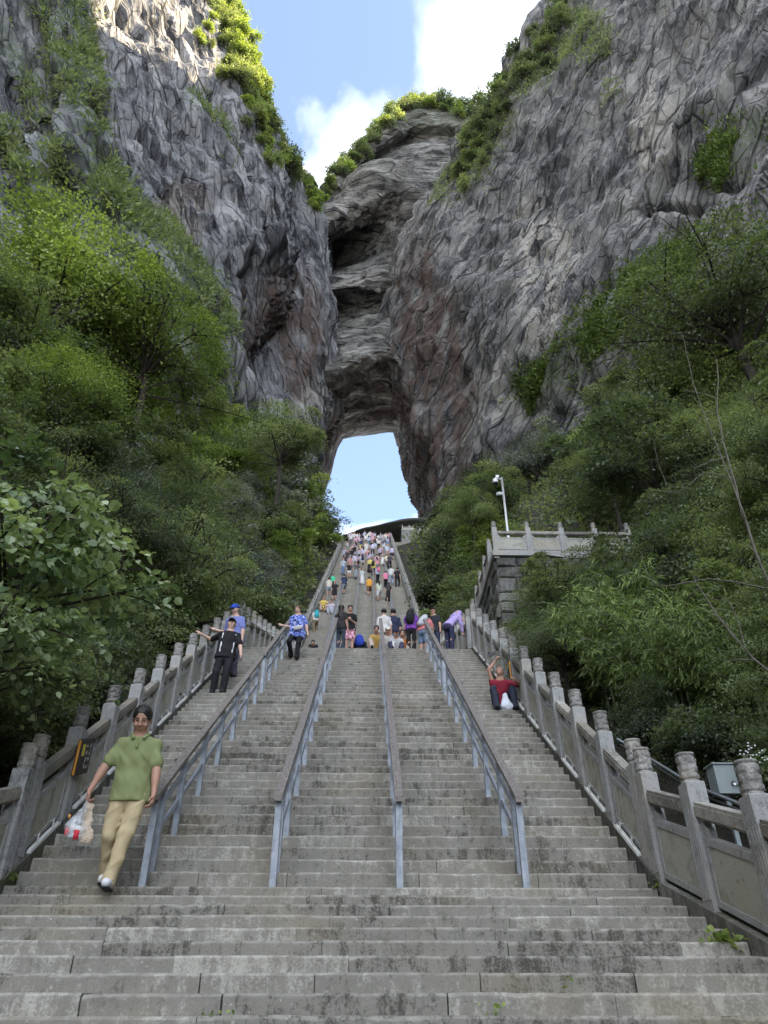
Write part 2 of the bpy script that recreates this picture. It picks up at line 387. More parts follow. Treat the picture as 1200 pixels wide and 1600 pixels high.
def post_mesh(h=1.055, w=.17, d=.19, groove=True):
    b = MB(); c = .010
    lo, hi = -.30, h
    def ring(x, y, z): return [(-x, -y + 0, z), (x, -y, z), (x, y, z), (-x, y, z)]
    rings = [ring(w / 2, d / 2, lo), ring(w / 2, d / 2, hi - c), ring(w / 2 - c, d / 2 - c, hi)]
    V = np.array(sum(rings, [])); F = []
    for q in range(2):
        for e in range(4): F.append((q * 4 + e, q * 4 + (e + 1) % 4, q * 4 + 4 + (e + 1) % 4, q * 4 + 4 + e))
    F.append((8, 9, 10, 11)); b.add(V, F)
    if groove:   # raised fillets on the two side faces leave sunk flutes between
        for sx in (-1, 1):
            for yy in (-.066, -.022, .022, .066):
                x0, x1 = sorted((sx * (w / 2 - .002), sx * (w / 2 + .006)))
                b.box(x0, x1, yy - .013, yy + .013, .12, h - .22)
    return b.mesh('post', M_gran)
ME_post = post_mesh(); ME_post_far = post_mesh(groove=False)
def sloped(b, x0, x1, y0, y1, z0, z1, s):      # box sheared along y by slope s
    b.hexa([(x0, y0, z0 + s * y0), (x1, y0, z0 + s * y0), (x1, y1, z0 + s * y1), (x0, y1, z0 + s * y1), (x0, y0, z1 + s * y0), (x1, y0, z1 + s * y0), (x1, y1, z1 + s * y1), (x0, y1, z1 + s * y1)])
def bay_meshes(dy, s, far=False):
    """the pieces between two posts: handrail, brackets, framed panel, light strip; local origin at the lower post's base line"""
    g = .09; a, e = g, dy - g; out = {}
    b = MB(); sloped(b, -.068, .068, a, e, .79, .875, s); sloped(b, -.058, .058, a, e, .875, .905, s); sloped(b, -.045, .045, a, e, .765, .79, s); out['handrail'] = b.mesh('handrail', M_rail)
    b = MB(); sloped(b, -.036, .036, a, e, .10, .625, s); out['panel'] = b.mesh('panel', M_panel)
    if far: return out
    b = MB()      # frame raised round the panel
    sloped(b, -.046, .046, a, e, .565, .628, s); sloped(b, -.046, .046, a, e, .097, .15, s)
    for yy in ((a, a + .06), (e - .06, e)): sloped(b, -.0462, .0462, yy[0], yy[1], .15, .565, s)
    out['frame'] = b.mesh('panel_frame', M_gran)
    for w, yy in (('bracket', a), ('bracket2', e - .11)):      # stepped corbel beside each post
        b = MB(); q = (yy, yy + .06, yy + .11) if w == 'bracket' else (yy + .11, yy + .05, yy); x = .034
        P = [(q[0], .629), (q[2], .629), (q[2], .69), (q[1], .72), (q[1], .764), (q[0], .764)]
        V = [(sx * x, y, z + s * y) for sx in (-1, 1) for y, z in P]; n = 6
        b.add(V, [[i, (i + 1) % n, (i + 1) % n + n, i + n] for i in range(n)]); b.add(V, [[0, 1, 2], [0, 2, 3], [0, 3, 4], [0, 4, 5]]); b.add(V, [[8, 7, 6], [9, 8, 6], [10, 9, 6], [11, 10, 6]])
        out[w] = b.mesh('bracket', M_gran)
    return out
M_strip = plain('strip_light_white', (.72, .72, .68), .45, 0, .10, 8)
M_wire = plain('wire_white', (.62, .62, .58), .5)
def strip_mesh(dy, s, side):
    b = MB(); x = side * .085
    sloped(b, x - .022, x + .022, .17, dy - .17, .055, .078, s); sloped(b, x - .0215, x - .016, .171, dy - .171, .0775, .096, s); sloped(b, x + .016, x + .0215, .171, dy - .171, .0775, .096, s)
    me = b.mesh('light_strip', M_strip)
    hs = []
    for yy in (.17 + (dy - .34) * .25, .17 + (dy - .34) * .75):
        b = MB(); z = .096 + s * yy; b.bar((x, yy, z - .02), (x, yy, z + .085), .012, .012); b.bar((x, yy, z + .064), (0, yy, z + .064), .008, .008)
        hs.append(b.mesh('strip_holder', M_wire))
    return me, hs

def balustrade(label, X, side, pts, s, strips=True, far=False, at=None, rz=0.0, scale=1.0):
    """pts: Y of each post; side = which way the stair lies (+1: stair towards +X)"""
    root = empty('balustrade', at or (X, pts[0], float(prof(pts[0]))), rz); tag(root, label, 'balustrade'); root.scale = (scale,) * 3
    dy = pts[1] - pts[0]; bm_ = bay_meshes(dy, s, far)
    if strips: sm, hm = strip_mesh(dy, s, side)
    for i, y in enumerate(pts):
        z = s * (y - pts[0])
        p = obj('post', ME_post_far if far else ME_post, root, (0, y - pts[0], z))
        obj('finial', ME_finial_far if far else ME_finial, p, (0, 0, 1.05), rz=0.0 if far else random.uniform(0, 6))
        if i == len(pts) - 1: break
        for k, me in bm_.items():
            if k == 'frame': continue
            q = obj(k.rstrip('2'), me, root, (0, y - pts[0], z))
            if k == 'panel' and 'frame' in bm_: obj('panel_frame', bm_['frame'], q)
        if strips:
            q = obj('light_strip', sm, root, (0, y - pts[0], z)); [obj('strip_holder', h_, q) for h_ in hm]
    return root
XBL, XBR = -3.50, 2.90
up_pts = [8.04 + k * .951 for k in range(12)]
lo_pts = [7.83 - k * 1.065 for k in range(4, -1, -1)]
la_pts = [19.46 + k * 1.11 for k in range(12)]
fa_pts = [YF + .6 + k * 1.0 for k in range(52)]
for X, side, nm in ((XBL, 1, 'left'), (XBR, -1, 'right')):
    balustrade('pale carved stone balustrade along the low nearest steps at the %s edge' % nm, X, side, lo_pts, SL, strips=(nm == 'left'))
    balustrade('carved stone balustrade climbing the %s side of the main flight' % nm, X, side, up_pts, SA)
    balustrade('stone balustrade along the %s edge of the gentle steps behind the crest' % nm, X, side, la_pts, SG, strips=False)
    balustrade('long grey balustrade up the %s side of the far crowded flight' % nm, X, side, fa_pts, SF, strips=False, far=True)
# kerbs under the balustrades, one sloping stone band per run
def kerb(X0, X1, ya, yb, top=.06, deep=.7):
    b = MB(); za, zb = float(prof(ya)), float(prof(yb))
    if abs(ya - Y0) < .2: za = Z0
    b.hexa([(X0, ya, za - deep), (X1, ya, za - deep), (X1, yb, zb - deep), (X0, yb, zb - deep), (X0, ya, za + top), (X1, ya, za + top), (X1, yb, zb + top), (X0, yb, zb + top)])
    return tag(obj('kerb', b.mesh('kerb', M_kerb)), kind='structure')
for a, b_ in ((2.0, Y0), (Y0 + .001, YT), (YT + .001, YF), (YF + .001, YE)):
    kerb(XL - .26, XL - .015, a, b_); kerb(XR + .015, XR + .26, a, b_)
# ================================================================ steel handrails
def steel_mat():
    g = G('blue_grey_steel'); p = g.pos()
    n1 = g.noise(p, 9.0, 5.0, .65); n2 = g.noise(g.mapv(p, (30, 30, 4)), 1.0, 4.0, .6)
    c = g.ramp(g.math('ADD', g.math('MULTIPLY', n1, .6), g.math('MULTIPLY', n2, .4)), (.36, (.18, .20, .23)), (.52, (.30, .33, .37)), (.70, (.41, .435, .465)))
    rust = g.ramp(g.noise(g.mapv(p, loc=(4, 1, 2)), 14.0, 4.0, .7), (.64, 0.0), (.72, 1.0))
    return g.bsdf(g.mix(g.math('MULTIPLY', rust, .55), c, (.16, .12, .09)), .5, g.bump(n1, .2, .003), Metallic=.15)
M_steel = steel_mat()
def cap_mat():
    g = G('handrail_cap'); p = g.pos(); n1 = g.noise(g.mapv(p, (14, 2.2, 14)), 3.0, 5.0, .6); n2 = g.noise(p, 40.0, 3.0)
    c = g.ramp(g.math('ADD', g.math('MULTIPLY', n1, .7), g.math('MULTIPLY', n2, .3)), (.36, (.10, .085, .075)), (.52, (.19, .165, .145)), (.68, (.30, .27, .24)))
    return g.bsdf(c, .6, g.bump(n2, .3, .003))
M_cap = cap_mat()
ME_rpost = {}
def handrail(label, X, y0, n_steps, T, R, z0, first_pair=True, step_gap=4, far=False, ext=.0):
    s = R / T; root = empty('stair_handrail', (X, y0, z0)); tag(root, label, 'handrail', 'steel handrails down the stair')
    H = .83; L = n_steps * T
    if far not in ME_rpost:
        b = MB(); w = .031 if not far else .045; b.box(-w, w, -w, w, -.02, H); ME_rpost[far] = b.mesh('handrail_post', M_steel)
    ks = ([0, 1] if first_pair else [0]) + list(range(step_gap, n_steps + 1, step_gap))
    for k in ks: obj('post', ME_rpost[far], root, (0, k * T + .05, k * R + .0))
    b = MB(); b.bar((0, -.03, H + .02 - .03 * s + s * .05 - .03), (0, L + .10 + ext, H + .02 + s * (L + .10 + ext) + s * .05 - .03), .085 if not far else .10, .055, (1, 0, 0)) if False else None
    b = MB(); sloped(b, -.043, .043, -.06, L + .14 + ext, H - .028, H + .028, s); obj('top_rail', b.mesh('top_rail', M_cap), root, (0, .05 - .05, 0))
    if not far:
        for hh in (.36, .62):
            b = MB(); sloped(b, -.014, .014, T + .05, L + .05, hh - .032, hh + .032, s); obj('cross_rail', b.mesh('cross_rail', M_steel), root, (0, 0, -.0))
    else:
        b = MB(); sloped(b, -.02, .02, .05, L, .40, .46, s); obj('cross_rail', b.mesh('cross_rail', M_steel), root)
    return root
RX = (-2.11, -.88, .33, 1.54); nth = ('leftmost', 'second from left', 'third from left', 'rightmost')
for X, w in zip(RX, nth):
    handrail('blue-grey steel handrail with brown cap on the nearest stair run, %s' % w, X, Y0, 25, TA, RA, Z0)
    handrail('blue-grey steel handrail reaching up to the landing, %s' % w, X, Y0 + 27 * TA, 18, TA, RA, Z0 + 27 * RA)
    for q, (k0, n) in enumerate(((2, 76), (82, 78), (164, 80))):
        handrail('thin handrail on the %s third of the far flight, %s' % (('lower', 'middle', 'top')[q], w), X, YF + k0 * TF, n, TF, RF, ZF + k0 * RF, False, 6, True)
# ================================================================ rock walls
def rock_mat(name, strata_rot, dark, mid, pale, stain_shade_amt=1.0, sc=1.0, stain_shade=(.085, .054, .040)):
    g = G(name); p = g.pos()
    sv = g.n('ShaderNodeAttribute', out='Vector', props={'attribute_name': 'strata'})
    q2 = g.mapv(sv, (.34, 1, 1)); q1 = g.mapv(sv, (.22, 1, 1))
    hA, rA = g.planes(q1, .22 * sc, .8, .5); hB, rB = g.planes(q2, .60 * sc, .9, .30)
    bl = g.noise(p, .10 * sc, 4.0, .62)
    fi = g.noise(g.mapv(sv, (.6, 1, 1)), 1.8 * sc, 5.0, .66)
    v = g.math('ADD', g.math('MULTIPLY', rB, .17), g.math('ADD', g.math('MULTIPLY', bl, .60), g.math('MULTIPLY', fi, .30)))
    v = g.math('ADD', v, g.math('MULTIPLY', rA, .14))
    c = g.ramp(v, (.48, dark), (.565, mid), (.68, tuple(.5 * (a + b) for a, b in zip(mid, pale))), (.78, pale))
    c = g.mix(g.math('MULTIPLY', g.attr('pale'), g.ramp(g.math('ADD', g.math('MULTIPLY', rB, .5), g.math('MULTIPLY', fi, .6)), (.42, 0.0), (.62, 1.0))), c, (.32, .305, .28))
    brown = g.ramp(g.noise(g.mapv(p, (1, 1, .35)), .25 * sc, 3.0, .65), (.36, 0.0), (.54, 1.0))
    c = g.mix(g.math('MULTIPLY', g.math('MULTIPLY', brown, g.attr('stain_shade')), .78 * stain_shade_amt), c, stain_shade)  # brown stains on the walls, painted shade in the tunnel
    c = g.mix(g.math('MULTIPLY', g.ramp(fi, (.38, 0.0), (.58, 1.0)), g.attr('moss')), c, (.045, .066, .020))
    def cracks(scl, k, wdt):      # straight joints between long angular blocks that follow the beds
        e = g.n('ShaderNodeTexVoronoi', out='Distance', props={'feature': 'DISTANCE_TO_EDGE'}, Vector=g.mapv(sv, scl), Scale=k); return g.ramp(e, (.0, 1.0), (wdt, 0.0))
    k1 = cracks((.12, .62, .25), .30 * sc, .030); k2 = cracks((.20, .9, .35), .80 * sc, .050)
    c = g.mix(g.math('MULTIPLY', k1, .48), c, tuple(x * .45 for x in dark)); c = g.mix(g.math('MULTIPLY', k2, .30), c, tuple(x * .7 for x in dark))
    h = g.math('SUBTRACT', g.math('ADD', g.math('ADD', g.math('MULTIPLY', hA, .6), hB), g.math('MULTIPLY', fi, .14)), g.math('ADD', g.math('MULTIPLY', k1, .5), g.math('MULTIPLY', k2, .22)))
    return g.bsdf(c, .85, g.bump(h, 1.0, 1.0), Specular_IOR_Level=.35)
def catmull(C, n, axis, wt=None):
    """resample control points C along axis to n samples with a Catmull-Rom spline"""
    C = np.moveaxis(np.asarray(C, float), axis, 0); m = len(C)
    t = np.linspace(0, m - 1, n) if wt is None else np.interp(np.linspace(0, 1, n), np.r_[0, np.cumsum(wt)] / np.sum(wt), np.arange(m))
    i = np.minimum(t.astype(int), m - 2); f = (t - i)
    ix = lambda k: np.clip(k, 0, m - 1); sh = (n,) + (1,) * (C.ndim - 1); f = f.reshape(sh)
    p0, p1, p2, p3 = C[ix(i - 1)], C[i], C[i + 1], C[ix(i + 2)]
    r = .5 * (2 * p1 + (p2 - p0) * f + (2 * p0 - 5 * p1 + 4 * p2 - p3) * f ** 2 + (3 * p1 - p0 - 3 * p2 + p3) * f ** 3)
    return np.moveaxis(r, 0, axis)
SHEETS = {}
def sheet(name, ctrl, nu, nv, mat, tan_h, dip, big=5.0, blk=1.0, seed=1, attrs=None, flip=False, kind='structure', sharp=1.0, creases=(), wu=None, wv=None):
    """rock sheet through control points (pixel, distance) or world points; rows top to bottom"""
    C = np.array([[pY(*p[1:]) if p[0] == 'p' else np.array(p[1:], float) for p in row] for row in ctrl])
    S = catmull(catmull(C, nv, 0, wv), nu, 1, wu)
    du = np.gradient(S, axis=1); dv = np.gradient(S, axis=0); N = np.cross(du, dv); N /= np.linalg.norm(N, axis=2)[..., None] + 1e-9
    if flip: N = -N
    if np.mean(np.sum(N * S, -1)) > 0: N = -N           # towards the viewer's side
    P = S.reshape(-1, 3); Nn = N.reshape(-1, 3)
    # strata frame: e1 along the beds, e2 across them, e3 out of the wall
    th = np.array([tan_h[0], tan_h[1], 0.]); th /= np.linalg.norm(th)
    e1 = th * math.cos(dip) + np.array([0, 0, 1.]) * math.sin(dip); e3 = np.array([th[1], -th[0], 0]); e2 = np.cross(e3, e1)
    W = P + .9 * np.stack([fbm(P / 14, 2, seed + 50), fbm(P / 14, 2, seed + 60), fbm(P / 14, 2, seed + 70)], -1)
    L = np.stack([W @ e1, W @ e2, W @ e3], -1)
    d = big * fbm(P / 38, 3, seed) + .22 * big * (1 - 2 * np.abs(vnoise(L / np.array([40, 9, 20.]), seed + 3)))
    f1 = scoop(L / np.array([30., 9., 12.]), seed + 5, 1.4, 1.1); f2 = scoop(L / np.array([11., 3.2, 4.5]), seed + 6, 1.3, 1.2); f3 = scoop(L / np.array([4.2, 1.25, 1.9]), seed + 7, 1.2, 1.2)
    f4 = scoop((L + 31) / np.array([13., 8., 9.]), seed + 8, 1.3, 1.0, -1); f5 = scoop((L + 57) / np.array([5., 3., 3.6]), seed + 9, 1.3, 1.0, -1)
    d = d + blk * sharp * (4.2 * f1 + 2.2 * f2 + .95 * f3 + 3.6 * f4 + 1.3 * f5)
    qx, qy, _ = proj(P)
    for ln, wd, dp in creases: d = d - dp * np.exp(-(seg_dist(qx + 4 * vnoise(P / 5, seed + 12), qy, ln) / wd) ** 2)
    d = d * np.clip((172 - P[:, 1]) / 30, .22, 1)          # calmer inside the tunnel
    P = P + Nn * d[:, None]
    Wd = P + .22 * np.stack([fbm(P / 11, 2, seed + 50), fbm(P / 11, 2, seed + 60), fbm(P / 11, 2, seed + 70)], -1); L = np.stack([Wd @ e1, Wd @ e2, Wd @ e3], -1)
    i = (np.arange(nv - 1)[:, None] * nu + np.arange(nu - 1)[None]).ravel()
    F = np.stack([i, i + nu, i + nu + 1, i + 1], -1)
    if flip: F = F[:, ::-1]
    at = {'facet': np.clip(.5 + f1 * .4 + f2 * .3, 0, 1), 'strata': L}
    px, py, _ = proj(P)
    for k in ('stain_shade', 'pale', 'moss'): at[k] = np.zeros(len(P))
    if attrs: attrs(P, px, py, at, seed); at['stain_shade'] = np.maximum(at['stain_shade'], np.clip((P[:, 1] - 137) / 6, 0, 1) * (py > 560) * (py < 830) * (px > 490) * (px < 690))      # paints the tunnel's inner shade into the rock colour, over its brown stains
    o = obj(name, mesh_np(name, P, F, [mat], smooth=False, attrs=at))
    tag(o, kind=kind)
    SHEETS[o.name] = (P.reshape(nv, nu, 3), px.reshape(nv, nu), py.reshape(nv, nu), Nn.reshape(nv, nu, 3))
    return o
def blob(px, py, cx, cy, rx, ry, P, seed, soft=.6):
    d = ((px - cx) / rx) ** 2 + ((py - cy) / ry) ** 2
    return np.clip((1 - d) / soft + .5 * fbm(P / 9, 3, seed), 0, 1) * (d < 1.6)
def seg_dist(px, py, pts):
    best = np.full(len(px), 1e9)
    for (x0, y0), (x1, y1) in zip(pts[:-1], pts[1:]):
        dx, dy = x1 - x0, y1 - y0; t = np.clip(((px - x0) * dx + (py - y0) * dy) / (dx * dx + dy * dy), 0, 1)
        best = np.minimum(best, np.hypot(px - x0 - t * dx, py - y0 - t * dy))
    return best
LEDGE_L = [(110, -20), (135, 120), (150, 240), (200, 330), (265, 370), (310, 430), (350, 500)]
LEDGE_L2 = [(160, 300), (195, 380), (240, 430), (300, 480), (330, 560)]
LEDGE_L3 = [(-10, 40), (40, 110), (75, 200), (105, 300)]
LEDGE_L4 = [(50, -20), (85, 70), (112, 150)]
LEDGE_L5 = [(-10, 210), (40, 270), (95, 330)]
LEDGE_L6 = [(315, 150), (345, 205), (365, 235)]
LEDGE_R = [(835, 610), (900, 555), (960, 490), (1010, 440), (1060, 400)]
LEDGE_R2 = [(1120, 265), (1150, 225), (1200, 190)]
LEDGE_R3 = [(735, 270), (760, 215), (800, 150), (860, 90), (930, 60), (900, 20)]
def att_left(P, px, py, at, sd):
    at['moss'] = np.clip(np.exp(-(seg_dist(px, py, LEDGE_L) / 26) ** 2) + np.exp(-(seg_dist(px, py, LEDGE_L2) / 24) ** 2) + sum(.8 * np.exp(-(seg_dist(px, py, q) / 22) ** 2) for q in (LEDGE_L3, LEDGE_L4, LEDGE_L5)), 0, 1)
    at['stain_shade'] = np.clip(blob(px, py, 430, 520, 60, 110, P, sd) + .5 * blob(px, py, 290, 330, 50, 60, P, sd), 0, 1)
    at['pale'] = .5 * np.clip(blob(px, py, 285, 340, 45, 60, P, sd + 2) + blob(px, py, 150, 60, 30, 50, P, sd + 2), 0, 1)
def att_right(P, px, py, at, sd):
    at['moss'] = np.clip(np.exp(-(seg_dist(px, py, LEDGE_R) / 32) ** 2) + np.exp(-(seg_dist(px, py, LEDGE_R2) / 26) ** 2) + .8 * np.exp(-(seg_dist(px, py, LEDGE_R3) / 26) ** 2), 0, 1)
    at['stain_shade'] = np.clip(1.3 * blob(px, py, 670, 610, 80, 210, P, sd) + 1.2 * blob(px, py, 640, 700, 45, 120, P, sd + 7) + .5 * blob(px, py, 640, 430, 50, 120, P, sd), 0, 1)
    at['pale'] = np.clip(blob(px, py, 850, 430, 60, 130, P, sd + 2) + blob(px, py, 1020, 190, 40, 90, P, sd + 3) + .5 * blob(px, py, 760, 620, 60, 120, P, sd + 4), 0, 1)
def att_mid(P, px, py, at, sd):
    at['stain_shade'] = .5 * np.clip(blob(px, py, 625, 400, 30, 120, P, sd) + blob(px, py, 600, 320, 60, 40, P, sd), 0, 1)
    at['stain_shade'] = np.clip(at['stain_shade'] + 1.3 * blob(px, py, 575, 620, 90, 70, P, sd + 8), 0, 1)  # last blob paints shade onto the arch ceiling
    at['pale'] = .6 * np.clip(blob(px, py, 570, 330, 70, 40, P, sd) + blob(px, py, 570, 440, 70, 20, P, sd + 3), 0, 1)
    at['moss'] = .6 * blob(px, py, 690, 185, 80, 26, P, sd)
def att_butt(P, px, py, at, sd):
    at['stain_shade'] = np.clip(blob(px, py, 470, 520, 45, 120, P, sd) + .6 * blob(px, py, 440, 450, 40, 90, P, sd + 1), 0, 1)
    at['pale'] = .7 * blob(px, py, 490, 620, 40, 50, P, sd + 2)
M_rockL = rock_mat('rock_left', (0, math.radians(-24), math.radians(-30)), (0.037, 0.039, 0.044), (0.114, 0.119, 0.130), (0.261, 0.263, 0.270))
M_rockR = rock_mat('rock_right', (0, math.radians(38), math.radians(35)), (0.041, 0.042, 0.044), (0.121, 0.121, 0.124), (0.290, 0.285, 0.270), stain_shade=(.070, .044, .033))
M_rockM = rock_mat('rock_middle', (math.radians(90), 0, 0), (0.029, 0.029, 0.029), (0.114, 0.112, 0.106), (0.267, 0.261, 0.238), 1.2, stain_shade=(.040, .030, .025))  # near-black last tone also serves as the ceiling's painted shade
p = 'p'; w = 'w'
CR_R = [([(690, 560), (740, 470), (830, 330)], 5, 3.0), ([(720, 600), (790, 520), (830, 440), (900, 330)], 5, 2.5), ([(880, 430), (960, 320), (1060, 210)], 6, 3.0), ([(640, 640), (655, 500), (700, 380)], 6, 2.5), ([(980, 360), (1080, 250), (1180, 150)], 6, 2.5), ([(905, 620), (985, 520), (1040, 380)], 7, 3.0), ([(790, 700), (850, 600), (870, 520)], 5, 2.5), ([(1050, 130), (1120, 40), (1150, -20)], 6, 3.0), ([(820, 250), (880, 180), (960, 90)], 5, 2.2), ([(1000, 330), (1130, 300), (1200, 270)], 6, 2.5)]
CR_L = [([(185, 10), (235, 130), (290, 260), (310, 330)], 6, 3.2), ([(330, 110), (370, 240), (395, 330), (415, 430)], 5, 2.4), ([(60, 40), (70, 180), (95, 290), (120, 330)], 10, 5.0), ([(20, 120), (40, 230), (60, 330)], 9, 4.0), ([(385, 430), (390, 500), (382, 560)], 8, 5.0), ([(250, 20), (300, 120), (330, 200)], 4, 1.8)]
CR_B = [([(445, 300), (440, 420), (425, 520)], 6, 3.0), ([(465, 330), (480, 420), (470, 520)], 4, 1.6), ([(418, 480), (410, 540)], 9, 4.0)]
# right wall; its first columns turn into the tunnel
R_rows = [
 [(w, 118, 190, 215), (w, 96, 150, 225), (w, 66, 112, 285), (w, 74, 98, 305), (w, 86, 80, 310), (w, 104, 58, 310), (w, 116, 20, 310), (w, 120, -110, 305)],
 [(p, 930, 20, 175), (p, 900, 20, 140), (p, 866, 20, 102), (p, 935, 10, 91), (p, 1030, 10, 76), (p, 1200, 10, 58), (p, 1430, 10, 42), (w, 112, -110, 170)],
 [(p, 840, 180, 215), (p, 800, 180, 150), (p, 765, 180, 119), (p, 850, 180, 102), (p, 985, 180, 82), (p, 1200, 180, 59), (p, 1430, 180, 42), (w, 104, -110, 120)],
 [(p, 720, 300, 190), (p, 700, 300, 162), (p, 690, 295, 130), (p, 800, 300, 109), (p, 960, 300, 85), (p, 1200, 300, 59), (p, 1430, 300, 42), (w, 100, -110, 100)],
 [(p, 640, 420, 215), (p, 625, 420, 164), (p, 630, 415, 136), (p, 760, 420, 113), (p, 945, 420, 86), (p, 1200, 420, 60), (p, 1430, 420, 43), (w, 96, -110, 80)],
 [(p, 620, 560, 190), (p, 600, 545, 160), (p, 612, 520, 134), (p, 742, 520, 116), (p, 935, 520, 87), (p, 1200, 520, 61), (p, 1430, 520, 44), (w, 92, -110, 60)],
 [(p, 640, 665, 215), (p, 617, 668, 168), (p, 640, 610, 131), (p, 748, 610, 116), (p, 925, 610, 89), (p, 1200, 610, 63), (p, 1430, 610, 46), (w, 88, -110, 40)],
 [(p, 660, 705, 215), (p, 629, 712, 168), (p, 664, 690, 129), (p, 758, 690, 115), (p, 915, 690, 91), (p, 1200, 690, 66), (p, 1430, 690, 48), (w, 84, -110, 20)],
 [(p, 675, 755, 215), (p, 640, 755, 168), (p, 680, 755, 127), (p, 768, 755, 114), (p, 915, 755, 92), (p, 1200, 755, 68), (p, 1430, 755, 50), (w, 80, -110, 5)],
 [(p, 700, 830, 215), (p, 668, 822, 168), (p, 697, 830, 125), (p, 780, 830, 113), (p, 920, 830, 92), (p, 1200, 830, 70), (p, 1430, 830, 52), (w, 78, -110, -20)],
 [(p, 720, 930, 215), (p, 695, 930, 168), (p, 720, 930, 123), (p, 790, 930, 112), (p, 930, 930, 90), (p, 1200, 930, 70), (p, 1430, 930, 52), (w, 76, -110, -40)]]
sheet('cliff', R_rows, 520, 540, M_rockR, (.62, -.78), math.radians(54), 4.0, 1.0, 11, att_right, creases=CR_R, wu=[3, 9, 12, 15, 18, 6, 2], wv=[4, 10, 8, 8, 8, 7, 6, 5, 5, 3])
M_rows = [
 [(p, 470, 350, 200), (p, 505, 310, 200), (p, 560, 235, 205), (p, 610, 192, 205), (p, 660, 168, 205), (p, 720, 172, 205), (p, 800, 220, 205)],
 [(p, 465, 345, 152), (p, 505, 305, 152), (p, 556, 240, 155), (p, 606, 192, 156), (p, 655, 166, 157), (p, 715, 172, 157), (p, 800, 225, 157)],
 [(p, 465, 352, 147), (p, 505, 322, 147), (p, 556, 262, 149), (p, 606, 216, 150), (p, 655, 192, 151), (p, 715, 196, 151), (p, 800, 245, 151)],
 [(p, 465, 358, 153), (p, 505, 332, 153), (p, 556, 282, 156), (p, 606, 240, 157), (p, 655, 222, 157), (p, 715, 222, 156), (p, 800, 262, 155)],
 [(p, 465, 365, 144), (p, 505, 340, 144), (p, 556, 296, 146), (p, 606, 258, 147), (p, 655, 244, 148), (p, 715, 244, 149), (p, 800, 280, 149)],
 [(p, 465, 385, 143), (p, 508, 355, 143), (p, 556, 325, 144), (p, 606, 300, 145), (p, 655, 290, 146), (p, 715, 290, 146), (p, 800, 320, 146)],
 [(p, 465, 405, 158), (p, 508, 385, 163), (p, 556, 372, 160), (p, 606, 362, 155), (p, 655, 370, 146), (p, 715, 370, 146), (p, 800, 400, 146)],
 [(p, 465, 425, 160), (p, 512, 424, 166), (p, 556, 414, 162), (p, 606, 405, 154), (p, 655, 430, 146), (p, 715, 430, 146), (p, 800, 450, 146)],
 [(p, 465, 450, 139), (p, 512, 446, 139), (p, 556, 440, 139), (p, 606, 436, 140), (p, 655, 460, 143), (p, 715, 460, 144), (p, 800, 480, 144)],
 [(p, 465, 488, 147), (p, 515, 486, 148), (p, 558, 486, 148), (p, 606, 480, 146), (p, 655, 510, 141), (p, 715, 510, 142), (p, 800, 530, 144)],
 [(p, 470, 560, 137), (p, 516, 560, 137), (p, 558, 550, 136), (p, 604, 540, 136), (p, 650, 560, 136), (p, 715, 570, 138), (p, 800, 590, 140)],
 [(p, 475, 592, 133.5), (p, 518, 590, 133.5), (p, 558, 568, 133.5), (p, 602, 552, 133.5), (p, 648, 580, 133.5), (p, 715, 600, 136), (p, 800, 620, 138)],
 [(p, 482, 640, 146), (p, 524, 632, 146), (p, 560, 622, 146), (p, 606, 612, 146), (p, 648, 640, 146), (p, 715, 650, 146), (p, 800, 670, 146)],
 [(p, 495, 694, 168), (p, 532, 685, 168), (p, 565, 679, 168), (p, 612, 672, 168), (p, 648, 690, 168), (p, 715, 700, 168), (p, 800, 720, 168)],
 [(p, 495, 640, 205), (p, 532, 630, 205), (p, 565, 620, 205), (p, 612, 610, 205), (p, 648, 630, 205), (p, 715, 640, 205), (p, 800, 660, 205)]]
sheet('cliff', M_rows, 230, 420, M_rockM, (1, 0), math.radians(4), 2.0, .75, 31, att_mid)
B_rows = [
 [(p, 395, 235, 168), (p, 440, 245, 168), (p, 475, 280, 168), (p, 500, 325, 168), (p, 520, 345, 205)],
 [(p, 380, 215, 112), (p, 432, 232, 122), (p, 468, 272, 129), (p, 498, 322, 136), (p, 512, 335, 168)],
 [(p, 380, 320, 112), (p, 435, 320, 121), (p, 470, 345, 127), (p, 500, 370, 135), (p, 518, 370, 168)],
 [(p, 375, 420, 112), (p, 435, 420, 121), (p, 470, 420, 126), (p, 504, 420, 135), (p, 520, 420, 168)],
 [(p, 370, 500, 112), (p, 435, 500, 121), (p, 475, 500, 126), (p, 510, 500, 134), (p, 530, 500, 168)],
 [(p, 370, 570, 112), (p, 440, 570, 122), (p, 485, 570, 126), (p, 518, 580, 133), (p, 540, 590, 160)],
 [(p, 370, 640, 112), (p, 440, 630, 120), (p, 480, 630, 125), (p, 512, 632, 132), (p, 540, 672, 166)],
 [(p, 370, 700, 112), (p, 435, 690, 119), (p, 470, 690, 124), (p, 500, 690, 131), (p, 528, 704, 168)],
 [(p, 370, 760, 112), (p, 430, 750, 118), (p, 462, 750, 123), (p, 490, 750, 130), (p, 514, 752, 168)],
 [(p, 370, 840, 112), (p, 425, 840, 117), (p, 455, 840, 122), (p, 480, 840, 129), (p, 496, 822, 168)],
 [(p, 370, 930, 112), (p, 420, 930, 117), (p, 450, 930, 122), (p, 475, 930, 129), (p, 488, 930, 168)]]
sheet('cliff', B_rows, 190, 380, M_rockL, (.75, .66), math.radians(-70), 1.8, .6, 41, att_butt, creases=CR_B)
